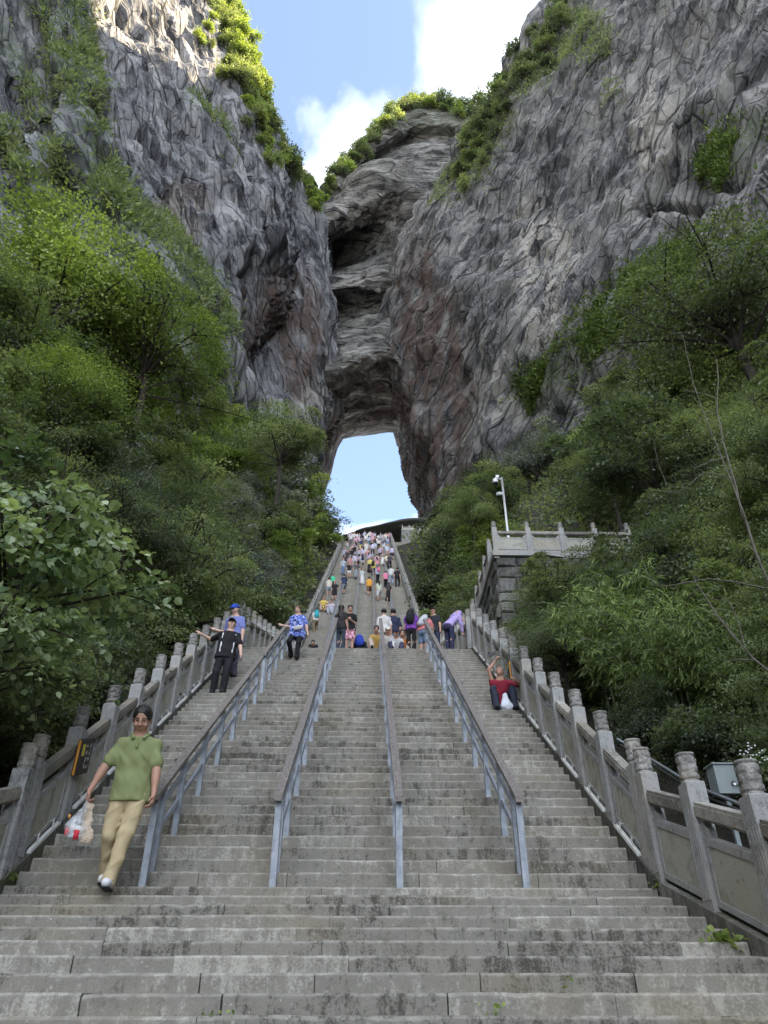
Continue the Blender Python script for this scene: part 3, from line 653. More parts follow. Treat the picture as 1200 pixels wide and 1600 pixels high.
L_rows = [
 [(w, -150, -60, 320), (w, -125, 30, 320), (w, -98, 60, 318), (w, -84, 72, 315), (w, -68, 92, 310), (w, -54, 112, 305), (w, -58, 160, 300)],
 [(w, -120, -60, 170), (p, -140, 0, 48), (p, 95, 0, 58), (p, 150, 0, 74), (p, 260, 0, 89), (p, 342, 0, 105), (p, 352, 0, 150)],
 [(w, -110, -60, 130), (p, -140, 120, 48), (p, 110, 120, 58), (p, 160, 120, 74), (p, 270, 120, 90), (p, 384, 120, 108), (p, 392, 125, 150)],
 [(w, -105, -60, 105), (p, -140, 250, 47), (p, 120, 250, 57), (p, 185, 250, 74), (p, 290, 250, 91), (p, 428, 250, 111), (p, 432, 260, 150)],
 [(w, -100, -60, 85), (p, -140, 350, 46), (p, 150, 350, 57), (p, 235, 350, 75), (p, 310, 350, 91), (p, 430, 350, 111), (p, 440, 355, 150)],
 [(w, -95, -60, 65), (p, -140, 450, 45), (p, 190, 450, 57), (p, 300, 450, 78), (p, 345, 450, 92), (p, 418, 450, 110), (p, 435, 450, 150)],
 [(w, -90, -60, 45), (p, -140, 560, 44), (p, 190, 560, 57), (p, 310, 560, 80), (p, 350, 560, 92), (p, 395, 560, 108), (p, 425, 560, 150)],
 [(w, -85, -60, 25), (p, -140, 700, 44), (p, 180, 700, 58), (p, 300, 700, 80), (p, 340, 700, 92), (p, 385, 700, 106), (p, 415, 700, 150)],
 [(w, -80, -60, 0), (p, -140, 860, 44), (p, 170, 860, 58), (p, 290, 860, 80), (p, 330, 860, 92), (p, 380, 860, 106), (p, 410, 860, 150)],
 [(w, -78, -60, -20), (p, -140, 960, 44), (p, 170, 960, 58), (p, 290, 960, 80), (p, 330, 960, 92), (p, 380, 960, 106), (p, 410, 960, 150)]]
sheet('cliff', L_rows, 360, 430, M_rockL, (.68, .73), math.radians(-66), 3.0, .95, 21, att_left, creases=CR_L, wu=[2, 14, 8, 9, 12, 4])
# ================================================================ hillside ground
gx = np.linspace(-130, 130, 170); gy = np.concatenate([np.linspace(-70, -2, 20), np.linspace(-1, 110, 150), np.linspace(112, 200, 25)])
def ground_z(x, y):
    x = np.asarray(x, float); y = np.asarray(y, float)
    base = prof(np.clip(y, -5, 200)) - np.where(np.abs(y - 55) < 35, .55, .35)
    dl = np.maximum(0, XL - .7 - x); dr = np.maximum(0, x - XR - .7)
    side = 1.0 * dl * np.clip(dl / 3, .25, 1) * np.clip(1.25 - dl / 160, .3, 1) + .72 * dr * np.clip(dr / 5, .1, 1) * np.clip(1.2 - dr / 160, .3, 1)
    P = np.stack([x.ravel(), y.ravel(), np.zeros(x.size)], -1)
    n = (fbm(P / 9, 4, 5) * .8).reshape(x.shape) * np.clip((dl + dr) / 4, 0, 1)
    back = np.clip((y - YE - 14) / 10, 0, 1) * 10
    return base + side * np.clip(1 - (y - 110) / 30, 0, 1) + n - back - .25 * ((dl + dr) == 0)
GX, GY = np.meshgrid(gx, gy); GZ = ground_z(GX, GY); nx, ny = len(gx), len(gy)
i = (np.arange(ny - 1)[:, None] * nx + np.arange(nx - 1)[None]).ravel()
g = G('forest_soil'); pp = g.pos(); no = g.noise(pp, 1.2, 6.0, .7)
M_soil = g.bsdf(g.ramp(no, (.35, (.012, .011, .008)), (.6, (.035, .032, .02)), (.8, (.05, .06, .025))), .95, g.bump(no, .8, .2))
tag(obj('ground', mesh_np('ground', np.stack([GX, GY, GZ], -1).reshape(-1, 3), np.stack([i, i + 1, i + nx + 1, i + nx], -1), [M_soil], smooth=True)), kind='structure')
# ================================================================ plants
def leaf_mat(name, a, b, trans=.42, rough=.5):
    g = G(name); t = g.attr('tint'); r = g.rand()
    f = g.math('ADD', g.math('MULTIPLY', t, .62), g.math('MULTIPLY', r, .38))
    c = g.ramp(f, (0.0, tuple(x * .55 for x in a)), (.35, a), (.75, b), (1.0, tuple(min(1, x * 1.35) for x in b)))
    bs = g.n('ShaderNodeBsdfPrincipled', Base_Color=c, Roughness=rough, Specular_IOR_Level=.45)
    tr = g.n('ShaderNodeBsdfTranslucent', Color=g.mix(1.0, c, (1.5, 1.55, .7), 'MULTIPLY'))
    mx = g.n('ShaderNodeMixShader', i0=trans, i1=bs, i2=tr); g.nt.links.new(mx, g.out.inputs[0]); return g.m
M_leaf = {'mid': leaf_mat('leaf_mid', (0.116, 0.154, 0.078), (0.246, 0.288, 0.156)),
          'bright': leaf_mat('leaf_bright', (0.156, 0.217, 0.063), (0.306, 0.374, 0.115), .35),
          'dark': leaf_mat('leaf_dark', (0.078, 0.105, 0.068), (0.172, 0.204, 0.129)),
          'grey': leaf_mat('leaf_grey', (0.149, 0.177, 0.156), (0.320, 0.335, 0.312), .25, .42),
          'yellow': leaf_mat('leaf_yellow', (0.182, 0.227, 0.033), (0.338, 0.377, 0.058), .38),
          'bamboo': leaf_mat('leaf_bamboo', (.140, .205, .060), (.290, .370, .120), .30),
          'heart': leaf_mat('leaf_heart', (.120, .185, .085), (.370, .440, .250), .28, .36),
          'grass': leaf_mat('leaf_grass', (0.098, 0.150, 0.034), (0.202, 0.267, 0.062), .25)}
g = G('bark'); pp = g.n('ShaderNodeTexCoord', out='Object'); no = g.noise(g.mapv(pp, (8, 8, 1.5)), 3.0, 5.0, .7)
M_bark = g.bsdf(g.ramp(no, (.3, (.020, .016, .012)), (.6, (.06, .05, .04)), (.8, (.12, .11, .09))), .9, g.bump(no, .6, .02))
g = G('pale_bark'); pp = g.n('ShaderNodeTexCoord', out='Object'); no = g.noise(pp, 12.0, 4.0, .6)
M_pbark = g.bsdf(g.ramp(no, (.3, (.075, .066, .05)), (.7, (.17, .155, .12))), .8)
g = G('culm'); pp = g.pos(); no = g.noise(pp, 6.0, 3.0)
M_culm = g.bsdf(g.ramp(no, (.3, (.05, .07, .02)), (.7, (.12, .14, .05))), .5)

def unit(v): return v / (np.linalg.norm(v, axis=-1, keepdims=True) + 1e-9)
def leaf_geo(P, A, Nn, L, W, kind='diamond'):
    """P base points, A direction along each leaf, Nn leaf normal; L length, W half width"""
    A = unit(A); B = unit(np.cross(Nn, A)); Nn = np.cross(A, B); L = np.asarray(L)[:, None]; W = np.asarray(W)[:, None]; n = len(P)
    if kind == 'heart':     # broad blade folded along the midrib
        v = [P, P + A * L * .18 + B * W * .85 + Nn * W * .22, P + A * L * .55 + B * W + Nn * W * .25, P + A * L, P + A * L * .55 - B * W + Nn * W * .25, P + A * L * .18 - B * W * .85 + Nn * W * .22]
        V = np.stack(v, 1).reshape(-1, 3); i = np.arange(n)[:, None] * 6
        F = np.concatenate([i + [[0, 1, 2, 3]], i + [[0, 3, 4, 5]]]); k = 6
    else:
        m = .42 if kind == 'diamond' else .3
        v = [P, P + A * L * m + B * W + Nn * W * .25, P + A * L - Nn * L * .06, P + A * L * m - B * W + Nn * W * .25]
        V = np.stack(v, 1).reshape(-1, 3); F = np.arange(n * 4).reshape(-1, 4); k = 4
    return V, F, k
def crown_variant(name, seed, ncl, nleaf, leaf, flat=.4, shape=(1, 1, .85), kind='diamond', spread=.34, droop=.25, hollow=.45, wide=.36):
    """crown of unit radius round the origin: sprays of leaves at the ends of limbs; returns (leaf V, F, tint), limb mesh"""
    rs = np.random.default_rng(seed)
    d = unit(rs.normal(size=(ncl, 3))); d[:, 2] = rs.uniform(-.55, 1.0, ncl); d[:, :2] = unit(d[:, :2]) * np.sqrt(np.clip(1 - d[:, 2:3] ** 2, .05, 1)); d = unit(d)
    C = d * (hollow + (1 - hollow) * rs.random((ncl, 1)) ** .6) * np.array(shape) * (1 + .22 * rs.normal(size=(ncl, 1)))
    per = rs.multinomial(nleaf, rs.dirichlet(np.full(ncl, 3.)))
    idx = np.repeat(np.arange(ncl), per); n = len(idx)
    sz = (spread * (.6 + .8 * rs.random(ncl)))[idx]
    q = rs.normal(size=(n, 3)) * .5; q[:, 2] *= flat; q[:, 2] -= droop * (q[:, 0] ** 2 + q[:, 1] ** 2)
    tl = unit(C + .3 * rs.normal(size=C.shape))          # each spray leans its own way
    out = tl[idx]; q = q + out * (q[:, :1] * .35)
    P = C[idx] + q * sz[:, None]
    A = unit(out * .6 + unit(q) * .8 + rs.normal(size=(n, 3)) * .5 + np.array([0, 0, -.25]))
    Nn = unit(np.array([0, 0, 1.]) + out * .35 + rs.normal(size=(n, 3)) * .5)
    L = leaf * (.6 + .8 * rs.random(n))
    V, F, k = leaf_geo(P, A, Nn, L, L * wide, kind)
    tint = np.clip(.5 + .30 * rs.normal(size=ncl)[idx] + .20 * rs.normal(size=n), 0, 1)
    lb = MB()
    for c in C[: min(ncl, 34)]:
        a = np.array([0, 0, float(np.clip(c[2] - .55 + .2 * rs.random(), -.8, .35))]); m = (a + c) / 2 + np.array([0, 0, .06]) + rs.normal(size=3) * .05
        t = np.linspace(0, 1, 5)[:, None]; pts = (1 - t) ** 2 * a + 2 * t * (1 - t) * m + t ** 2 * c
        lb.tube(pts, np.linspace(.022, .005, 5), 4, False)
        for _ in range(2):
            e = c + rs.normal(size=3) * spread * .55; lb.tube([pts[3], (pts[3] + e) / 2 + [0, 0, .02], e], [.012, .008, .003], 3, False)
    return (V, F, np.repeat(tint, k)), lb.mesh(name + '_limbs', M_bark)
def trunk_variant(name, seed, bend=.10):
    rs = np.random.default_rng(seed); z = np.linspace(-.08, 1, 9)
    off = np.cumsum(rs.normal(size=(9, 2)) * bend * .3, 0); off -= off[1]
    off -= np.outer(np.clip(z, 0, 1), off[-1])
    pts = np.c_[off, z]; lb = MB(); lb.tube(pts, np.interp(z, [-.08, .1, 1], [.085, .06, .035]), 7, False)
    return lb.mesh(name + '_trunk', M_bark)
CROWNS, LIMBS, TRUNKS = {}, {}, [trunk_variant('tree', s) for s in (1, 2, 3)]
def add_variant(key, leafm, **kw):
    (V, F, t), lm = crown_variant(key, **kw); LIMBS[key] = lm
    CROWNS[key] = mesh_np(key + '_crown', V, F, [M_leaf[leafm[0]]], attrs={'tint': t})
ALLM = ('mid', 'bright', 'dark', 'grey', 'yellow')
add_variant('broad_a', ALLM, seed=1, ncl=46, nleaf=10000, leaf=.068)
add_variant('broad_b', ALLM, seed=2, ncl=60, nleaf=11000, leaf=.062, shape=(1, .9, 1.1), flat=.3)
add_variant('broad_c', ALLM, seed=3, ncl=38, nleaf=9000, leaf=.075, shape=(1, 1, .7), flat=.25, spread=.42)
add_variant('fine_a', ALLM, seed=4, ncl=110, nleaf=24000, leaf=.034, shape=(1, 1, .9), flat=.14, spread=.36, hollow=.25)
add_variant('fine_b', ALLM, seed=5, ncl=100, nleaf=22000, leaf=.037, shape=(1, .9, 1.05), flat=.18, spread=.34, hollow=.3)
add_variant('heart', ('heart',), seed=6, ncl=48, nleaf=3400, leaf=.082, kind='heart', flat=.22, wide=.42, spread=.36, hollow=.3, droop=.5)
add_variant('shrub_a', ALLM, seed=7, ncl=26, nleaf=2600, leaf=.14, shape=(1, 1, .8), spread=.42)
add_variant('shrub_b', ALLM, seed=8, ncl=30, nleaf=3000, leaf=.12, shape=(1, .9, .9), spread=.36)
add_variant('coarse_a', ALLM, seed=31, ncl=22, nleaf=1100, leaf=.19, shape=(1, 1, .75), spread=.50, flat=.5)
add_variant('coarse_b', ALLM, seed=32, ncl=18, nleaf=950, leaf=.21, shape=(1, .8, 1.0), spread=.46, flat=.6)
def tree(name, label, cat, group, c, r, key, m, seed=0, gz=None, stretch=1.0):
    """crown centred at c with radius r; the trunk reaches down to the ground"""
    rs = random.Random(seed); g0 = float(ground_z(c[0], c[1])) if gz is None else gz
    H = max(c[2] - g0, r * .55); root = empty(name, (c[0], c[1], c[2] - H)); tag(root, label, cat, group)
    rz = rs.uniform(0, 6.28)
    sc = (r * rs.uniform(.92, 1.08), r * rs.uniform(.92, 1.08), r * rs.uniform(.9, 1.08) * stretch)
    cr_o = obj('crown', CROWNS[key], root, (0, 0, H), rz, sc); cr_o.material_slots[0].link = 'OBJECT'; cr_o.material_slots[0].material = M_leaf[m]; obj('limbs', LIMBS[key], root, (0, 0, H), rz, sc)
    obj('trunk', TRUNKS[rs.randrange(3)], root, (0, 0, 0), rs.uniform(0, 6), (r * .9, r * .9, max(.2, H + r * .25)))
    return root
def in_poly(x, y, poly):
    c = False; j = len(poly) - 1
    for i in range(len(poly)):
        (xi, yi), (xj, yj) = poly[i], poly[j]
        if (yi > y) != (yj > y) and x < (xj - xi) * (y - yi) / (yj - yi) + xi: c = not c
        j = i
    return c
_ts = np.concatenate([np.linspace(4, 30, 105), np.linspace(30.5, 150, 200)])
def ground_hit(px, py, h):
    """first point along the view ray that is less than h above the hillside"""
    r = ray(px, py); pts = _ts[:, None] * r[None]
    ok = (pts[:, 2] < ground_z(pts[:, 0], pts[:, 1]) + h) & ((pts[:, 0] < XL - .9) | (pts[:, 0] > XR + .9))
    return None if not ok.any() else pts[np.argmax(ok)]
FL = [(-60, 300), (60, 365), (150, 410), (250, 470), (330, 540), (410, 590), (470, 660), (498, 730), (515, 790), (540, 838), (505, 900), (470, 960), (430, 990), (370, 930), (300, 1000), (180, 1070), (60, 1150), (-60, 1220)]
FR = [(1270, 330), (1180, 360), (1090, 430), (1030, 540), (960, 640), (880, 690), (790, 735), (720, 790), (700, 800), (640, 850), (622, 870), (645, 930), (680, 980), (735, 950), (770, 960), (830, 1010), (900, 1060), (1000, 1140), (1100, 1180), (1270, 1230)]
rt = random.Random(12)
def fill(poly, n, side, label, group, keep_out=()):
    done = []; tries = 0
    x0, x1 = min(p[0] for p in poly), max(p[0] for p in poly); y0, y1 = min(p[1] for p in poly), max(p[1] for p in poly)
    while len(done) < n and tries < 9000:
        tries += 1; px, py = rt.uniform(x0, x1), rt.uniform(y0, y1)
        if not in_poly(px, py, poly): continue
        r = rt.uniform(1.3, 2.6); P = ground_hit(px, py, rt.uniform(.55, 1.6) * r)
        if P is None: continue
        D = float(P @ CF); r *= min(1.35, .62 + D / 60); rp = r * FPX / D
        if rp > 95: r *= 95 / rp; rp = 95
        if side < 0 and P[0] + r * .95 > XL - .45: continue
        if side > 0 and P[0] - r * .95 < XR + .45: continue
        if any(math.hypot(px - a, py - b) < .40 * (rp + c) and abs(D - d) < 14 for a, b, c, d in done): continue
        if any(math.hypot(px - a, py - b) < c for a, b, c in keep_out): continue
        done.append((px, py, rp, D))
        key = rt.choice(['fine_a', 'fine_b', 'broad_b']) if rp > 68 else rt.choice(['broad_a', 'broad_b', 'broad_c']) if rp > 38 else rt.choice(['shrub_a', 'shrub_b'])
        # colour patches follow the stand, not the single tree
        f = vnoise(np.array([[P[0] / 9., P[1] / 9., side * 7.3]]), 77)[0] + rt.uniform(-.35, .35)
        m = 'dark' if f < -.28 else 'mid' if f < .22 else 'bright' if f < .5 else 'grey'
        zone = ('in the near wood close to the %s balustrade' if D < 22 else 'half way up the wooded slope %s of the stairs' if D < 45 else 'in the far wood beside the upper flight on the %s' if abs(P[0]) < 14 else 'high under the %s cliff') % ('left' if side < 0 else 'right')
        size = 'big' if r > 2.1 else 'middling' if r > 1.5 else 'small'
        tree('broadleaf_tree', '%s %s tree %s' % (size, {'dark': 'dark green', 'mid': 'mid green', 'bright': 'bright green', 'grey': 'grey-green'}[m], zone), 'tree', group, P, r, key, m, rt.randrange(10 ** 6))
    return done
dl = fill(FL, 210, -1, 'leafy green tree in the dense wood on the slope left of the stairs', 'trees of the wood left of the stairs', [(40, 880, 100), (290, 880, 70), (1100, 490, 10)])
dr = fill(FR, 200, 1, 'leafy green tree in the wood on the slope right of the stairs', 'trees of the wood right of the stairs', [(1000, 1040, 130), (1130, 1090, 120), (880, 840, 120), (820, 930, 55), (970, 845, 85), (668, 838, 42)])
# single trees that stand out
def tree_at(label, px, py, Y, rpx, key, m, seed, name='broadleaf_tree', cat='tree', group=None, stretch=1.0):
    c = pY(px, py, Y); return tree(name, label, cat, group, c, rpx * float(c @ CF) / FPX, key, m, seed, stretch=stretch)
tree_at('big-leaved tree with pale round leaves reaching in at the left edge', 35, 870, 7.4, 165, 'heart', 'heart', 5)
tree_at('low branch of large round pale leaves hanging lower at the left edge', -30, 1000, 6.9, 140, 'heart', 'heart', 8)
tree_at('rounded light green maple above the left balustrade', 290, 890, 17.5, 112, 'fine_a', 'mid', 9)
tree_at('bright yellow-green tree below the left cliff at the upper left', 95, 460, 30, 150, 'fine_b', 'bright', 10)
tree_at('broad bright green tree right of the yellow-green one under the left cliff', 235, 545, 33, 120, 'fine_a', 'bright', 11)
tree_at('slender tree reaching out in front of the arch from the left', 440, 690, 52, 66, 'fine_b', 'mid', 12)
tree_at('small dark green tree right beside the far left balustrade top', 505, 822, 76, 30, 'broad_b', 'mid', 13)
tree_at('tall feathery green tree under the right cliff at the right edge', 1125, 480, 21, 150, 'fine_a', 'mid', 14)
tree_at('wide feathery tree low in front of the right cliff', 1060, 640, 24, 120, 'fine_b', 'mid', 15)
tree_at('young pale green tree standing behind the terrace balustrade', 950, 745, 33, 62, 'fine_a', 'mid', 16)
tree_at('small bright tree left of the camera pole', 735, 800, 45, 40, 'fine_b', 'mid', 17)
tree_at('leafy shrub with reddish tips climbing the terrace wall', 870, 935, 16.5, 70, 'fine_b', 'mid', 18, 'leafy_shrub', 'shrub')
tree_at('dense dark shrub behind the right balustrade below the terrace', 880, 1010, 13.5, 75, 'fine_a', 'dark', 19, 'leafy_shrub', 'shrub')
tree_at('broad leafy shrub covering the right half of the terrace front', 935, 905, 21.0, 52, 'broad_b', 'mid', 24, 'leafy_shrub', 'shrub')
tree_at('dark bush in the hollow under the bamboo at the right', 1110, 1165, 9.2, 75, 'broad_a', 'dark', 25, 'leafy_shrub', 'shrub')
tree_at('dark bush under the bamboo behind the corner posts', 1010, 1135, 10.6, 62, 'broad_b', 'dark', 26, 'leafy_shrub', 'shrub')
tree_at('creeper bush hanging over the front of the terrace wall', 838, 893, 22.6, 20, 'shrub_b', 'mid', 27, 'leafy_shrub', 'shrub')
tree_at('leafy bush at the foot of the terrace wall corner', 832, 972, 19.0, 30, 'broad_a', 'mid', 28, 'leafy_shrub', 'shrub')
tree_at('grey-green shrub hanging over the foot of the terrace front', 965, 940, 18.5, 58, 'fine_b', 'grey', 20, 'leafy_shrub', 'shrub')
# ---------------------------------------------------------------- bamboo
def bamboo_variant(seed, nc=34, H=1.0):
    rs = np.random.default_rng(seed); cb = MB(); Ps, As = [], []
    for _ in range(nc):
        a = rs.uniform(0, 2 * math.pi); out = np.array([math.cos(a), math.sin(a), 0]); b = out * rs.uniform(0, .16); h = H * rs.uniform(.7, 1.1); reach = rs.uniform(.08, .42)
        t = np.linspace(0, 1, 9); pts = b + np.outer(t ** 2.2 * reach, out) + np.outer(h * (t - .22 * t ** 4), [0, 0, 1.])
        cb.tube(pts, np.linspace(.011, .003, 9), 5, False)
        for q in range(40):
            tt = rs.uniform(.35, 1.0); p0 = np.array([np.interp(tt, t, pts[:, k]) for k in range(3)])
            d = unit(out * .5 + rs.normal(size=3) * np.array([1, 1, .4])); tip = p0 + d * rs.uniform(.04, .14) + np.array([0, 0, -.03])
            cb.tube([p0, tip], [.0028, .001], 3, False)
            k = rs.integers(6, 12); f = rs.random((k, 1)); Ps.append(p0 + (tip - p0) * (.3 + .7 * f) + rs.normal(size=(k, 3)) * .012)
            As.append(d * .55 + np.array([0, 0, -.65]) + rs.normal(size=(k, 3)) * .5)
    P = np.concatenate(Ps); A = np.concatenate(As); n = len(P); L = rs.uniform(.03, .06, n)
    V, F, k = leaf_geo(P, A, unit(rs.normal(size=(n, 3)) + [0, 0, .6]), L, L * .085, 'lance')
    return mesh_np('bamboo_leaves', V, F, [M_leaf['bamboo']], attrs={'tint': np.repeat(np.clip(.5 + .28 * rs.normal(size=n), 0, 1), k)}), cb.mesh('bamboo_culm', M_culm)
BAM = [bamboo_variant(s) for s in (1, 2)]
for k, (px, py, Y, top, lb) in enumerate([
        (930, 1040, 14.2, 930, 'yellow-green bamboo clump nearest the terrace wall'),
        (985, 1060, 12.6, 912, 'tall arching bamboo clump in the middle of the right thicket'),
        (1065, 1090, 11.2, 940, 'bamboo clump drooping over the right balustrade posts'),
        (1165, 1100, 10.2, 955, 'bamboo clump at the right picture edge'),
        (1130, 1010, 13.6, 905, 'bamboo clump behind the others at the right edge'),
        (1030, 1000, 14.8, 890, 'bamboo clump at the back of the right thicket')]):
    c = pY(px, py, Y); t = pY(px, top, Y); gz = float(ground_z(c[0], c[1])); h = (t[2] - gz) / .86
    root = empty('bamboo', (c[0], c[1], gz)); tag(root, lb, 'bamboo')
    rz = rt.uniform(0, 6); s_ = max(h, 1.6); obj('leaves', BAM[k % 2][0], root, rz=rz, scale=(s_,) * 3); obj('culms', BAM[k % 2][1], root, rz=rz, scale=(s_,) * 3)
# ---------------------------------------------------------------- undergrowth between the trees (one mass)
def clump_mass(name, P, S, m, nl, seed, lf=.5, wide=.34, up=.0, kind='diamond'):
    rs = np.random.default_rng(seed); n = len(P) * nl; idx = np.repeat(np.arange(len(P)), nl)
    q = rs.normal(size=(n, 3)) * np.array([.5, .5, .32]); Pp = P[idx] + q * S[idx][:, None]
    A = unit(unit(q) + np.array([0, 0, up]) + rs.normal(size=(n, 3)) * .4); L = S[idx] * lf * rs.uniform(.6, 1.3, n)
    V, F, k = leaf_geo(Pp, A, unit(np.array([0, 0, 1.]) + rs.normal(size=(n, 3)) * .6), L, L * wide, kind)
    t = np.clip(.45 + .2 * rs.normal(size=len(P))[idx] + .2 * rs.normal(size=n), 0, 1)
    return tag(obj(name, mesh_np(name, V, F, [M_leaf[m]], attrs={'tint': np.repeat(t, k)})), kind='stuff')
for side, poly, nm in ((-1, FL, 'left'), (1, FR, 'right')):
    Ps, Ss = [], []
    x0, x1 = min(p[0] for p in poly), max(p[0] for p in poly); y0, y1 = min(p[1] for p in poly), max(p[1] for p in poly); rr = random.Random(4 + side)
    while len(Ps) < 3200:
        px, py = rr.uniform(x0, x1), rr.uniform(y0, y1)
        if not in_poly(px, py, poly): continue
        P = ground_hit(px, py, rr.uniform(.0, .5))
        if P is None: continue
        D = float(P @ CF); s_ = (.16 + D * .0085) * rr.uniform(.7, 1.4)
        if XL - .5 - s_ < P[0] < XR + .5 + s_: continue
        Ps.append(P); Ss.append(s_)
    o = clump_mass('undergrowth', np.array(Ps), np.array(Ss), 'mid', 22, 9 + side)
    tag(o, 'dark leafy undergrowth covering the slope %s of the stairs' % nm, 'undergrowth')
# ---------------------------------------------------------------- plants on the cliffs
def on_sheet(names, px, py):
    best = None
    for nm in names:
        P, sx, sy, N = SHEETS[nm]; d = (sx - px) ** 2 + (sy - py) ** 2; k = np.unravel_index(np.argmin(d), d.shape)
        cand = np.argwhere(d < d[k] + 9.0); dd = [P[tuple(c)] @ CF for c in cand]; c = tuple(cand[int(np.argmin(dd))])
        if best is None or d[c] < best[0]: best = (d[c], P[c], N[c])
    return best[1], best[2]
def rim(names, line, n, jit, rpx, mats, label, group, seed, lift=.4):   # label takes the stretch of rim and the foliage colour
    rr = random.Random(seed); seg = [math.dist(a, b) for a, b in zip(line[:-1], line[1:])]; tot = sum(seg)
    for k in range(n):
        s = tot * (k + rr.random()) / n; q = 0
        while s > seg[q]: s -= seg[q]; q += 1
        f = s / seg[q]; px = line[q][0] + f * (line[q + 1][0] - line[q][0]) + rr.gauss(0, jit); py = line[q][1] + f * (line[q + 1][1] - line[q][1]) + rr.gauss(0, jit)
        P, N = on_sheet(names, px, py); r = rr.uniform(*rpx) * float(P @ CF) / FPX
        part_ = ('upper', 'middle', 'lower')[min(2, 3 * k // n)] if 'summit' not in group else ('left', 'middle', 'right')[min(2, 3 * k // n)]; mt = rr.choice(mats)
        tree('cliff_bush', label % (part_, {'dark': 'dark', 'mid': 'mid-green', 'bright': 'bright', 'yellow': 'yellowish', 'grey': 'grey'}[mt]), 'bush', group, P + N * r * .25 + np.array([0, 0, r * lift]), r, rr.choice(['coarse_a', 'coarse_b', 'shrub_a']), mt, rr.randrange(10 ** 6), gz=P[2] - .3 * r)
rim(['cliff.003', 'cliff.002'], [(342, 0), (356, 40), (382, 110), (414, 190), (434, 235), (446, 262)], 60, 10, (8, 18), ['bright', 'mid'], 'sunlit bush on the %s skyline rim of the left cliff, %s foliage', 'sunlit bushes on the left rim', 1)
rim(['cliff.003', 'cliff.002'], [(328, 20), (365, 110), (404, 205), (428, 275)], 30, 10, (6, 12), ['bright', 'mid'], 'small sunlit bush just inside the %s left cliff rim, %s foliage', 'sunlit bushes on the left rim', 2)
rim(['cliff.002'], [(448, 240), (470, 272), (488, 300), (500, 326)], 20, 5, (6, 11), ['mid', 'bright'], 'bush on the %s rim of the buttress left of the notch, %s foliage', 'bushes on the buttress rim', 3)
rim(['cliff.001'], [(507, 302), (530, 268), (562, 240), (590, 200), (625, 172), (675, 158), (735, 178)], 52, 6, (7, 14), ['mid', 'dark', 'bright'], 'bush on the %s part of the summit above the arch, %s foliage', 'bushes on the middle summit', 4)
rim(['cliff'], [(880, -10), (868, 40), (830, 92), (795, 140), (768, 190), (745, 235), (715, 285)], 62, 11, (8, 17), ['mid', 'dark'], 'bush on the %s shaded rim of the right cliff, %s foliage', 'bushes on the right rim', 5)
def ledge_grass(name, names, lines, wid, n, m, seed, label, smin=.5, smax=1.3):
    rr = np.random.default_rng(seed); Ps, Ss = [], []
    for nm in names:
        P, sx, sy, N = SHEETS[nm]; P = P.reshape(-1, 3); sx, sy = sx.ravel(), sy.ravel(); Nn = N.reshape(-1, 3)
        w_ = np.zeros(len(P))
        for ln in lines: w_ = np.maximum(w_, np.exp(-(seg_dist(sx, sy, ln) / wid) ** 2))
        w_ = w_ * np.clip(.35 + 1.2 * fbm(P / 6, 3, seed), 0, 1) * ((P @ CF) < 235)
        if w_.sum() <= 0: continue
        k = rr.choice(len(P), n // len(names), p=w_ / w_.sum()); Ps.append(P[k] + Nn[k] * .25); Ss.append(rr.uniform(smin, smax, len(k)))
    o = clump_mass(name, np.concatenate(Ps), np.concatenate(Ss), m, 12, seed, .75, .2, .5, 'lance'); tag(o, label, 'grass')
ledge_grass('cliff_grass', ['cliff.003'], [LEDGE_L, LEDGE_L2, LEDGE_L3, LEDGE_L4, LEDGE_L5, LEDGE_L6], 17, 4600, 'mid', 5, 'grass and creepers along the ledges of the left cliff')
ledge_grass('cliff_grass', ['cliff'], [LEDGE_R, LEDGE_R2], 22, 3000, 'grass', 6, 'grass strips along the sloping ledges of the right cliff')
ledge_grass('cliff_grass', ['cliff'], [LEDGE_R3, [(930, 60), (960, 130)], [(700, 300), (745, 250)]], 20, 1600, 'mid', 7, 'green growth below the rim of the right cliff')
# ================================================================ terrace, plaza and small fixtures
YTE, ZTE, XT0, XT1 = 23.2, 14.12, 4.62, 9.72
M_wallst = stone_mat('terrace_stone', (.07, .07, .068), (.19, .188, .178), (.36, .355, .33), moss=.55, streak=.5, sc=.8, rand=.35)
M_mortar = stone_mat('mortar', (.035, .035, .03), (.075, .073, .065), (.12, .118, .105), moss=.5)
terr = empty('retaining_wall', (XT0, YTE, 7.0)); tag(terr, 'mossy stone retaining wall carrying the small terrace right of the stairs', 'wall')
b = MB(); b.box(.04, XT1 - XT0 - .04, .06, 20, .0, ZTE - 7.0 - .22); obj('wall_core', b.mesh('wall_core', M_mortar), terr)
b = MB(); b.box(-.12, XT1 - XT0 + .12, -.14, 20.1, ZTE - 7.0 - .215, ZTE - 7.0 - .0); obj('coping', b.mesh('coping', M_gran), terr)
rs = np.random.default_rng(8)
def block_mesh(seed, w_, h_, d_):
    r_ = np.random.default_rng(seed); c = np.array([(x, y, z) for z in (0, 1) for x, y in ((0, 0), (1, 0), (1, 1), (0, 1))], float)
    inn = c.copy(); V = c * [w_, d_, h_] + r_.normal(0, .018, c.shape); b = MB(); b.hexa(V)
    f0 = V[[0, 1, 5, 4]]; cen = f0.mean(0); fr = cen + (f0 - cen) * .78 + [0, -.055, 0] + r_.normal(0, .015, (4, 3))
    b.add(np.concatenate([f0, fr]), [[0, 1, 5, 4], [1, 2, 6, 5], [2, 3, 7, 6], [3, 0, 4, 7], [4, 5, 6, 7]]); return b.mesh('stone', M_wallst)
stone_v = [[block_mesh(k * 7 + q, 1, 1, .16) for q in range(4)] for k in range(2)]
z = 1.0; row = 0
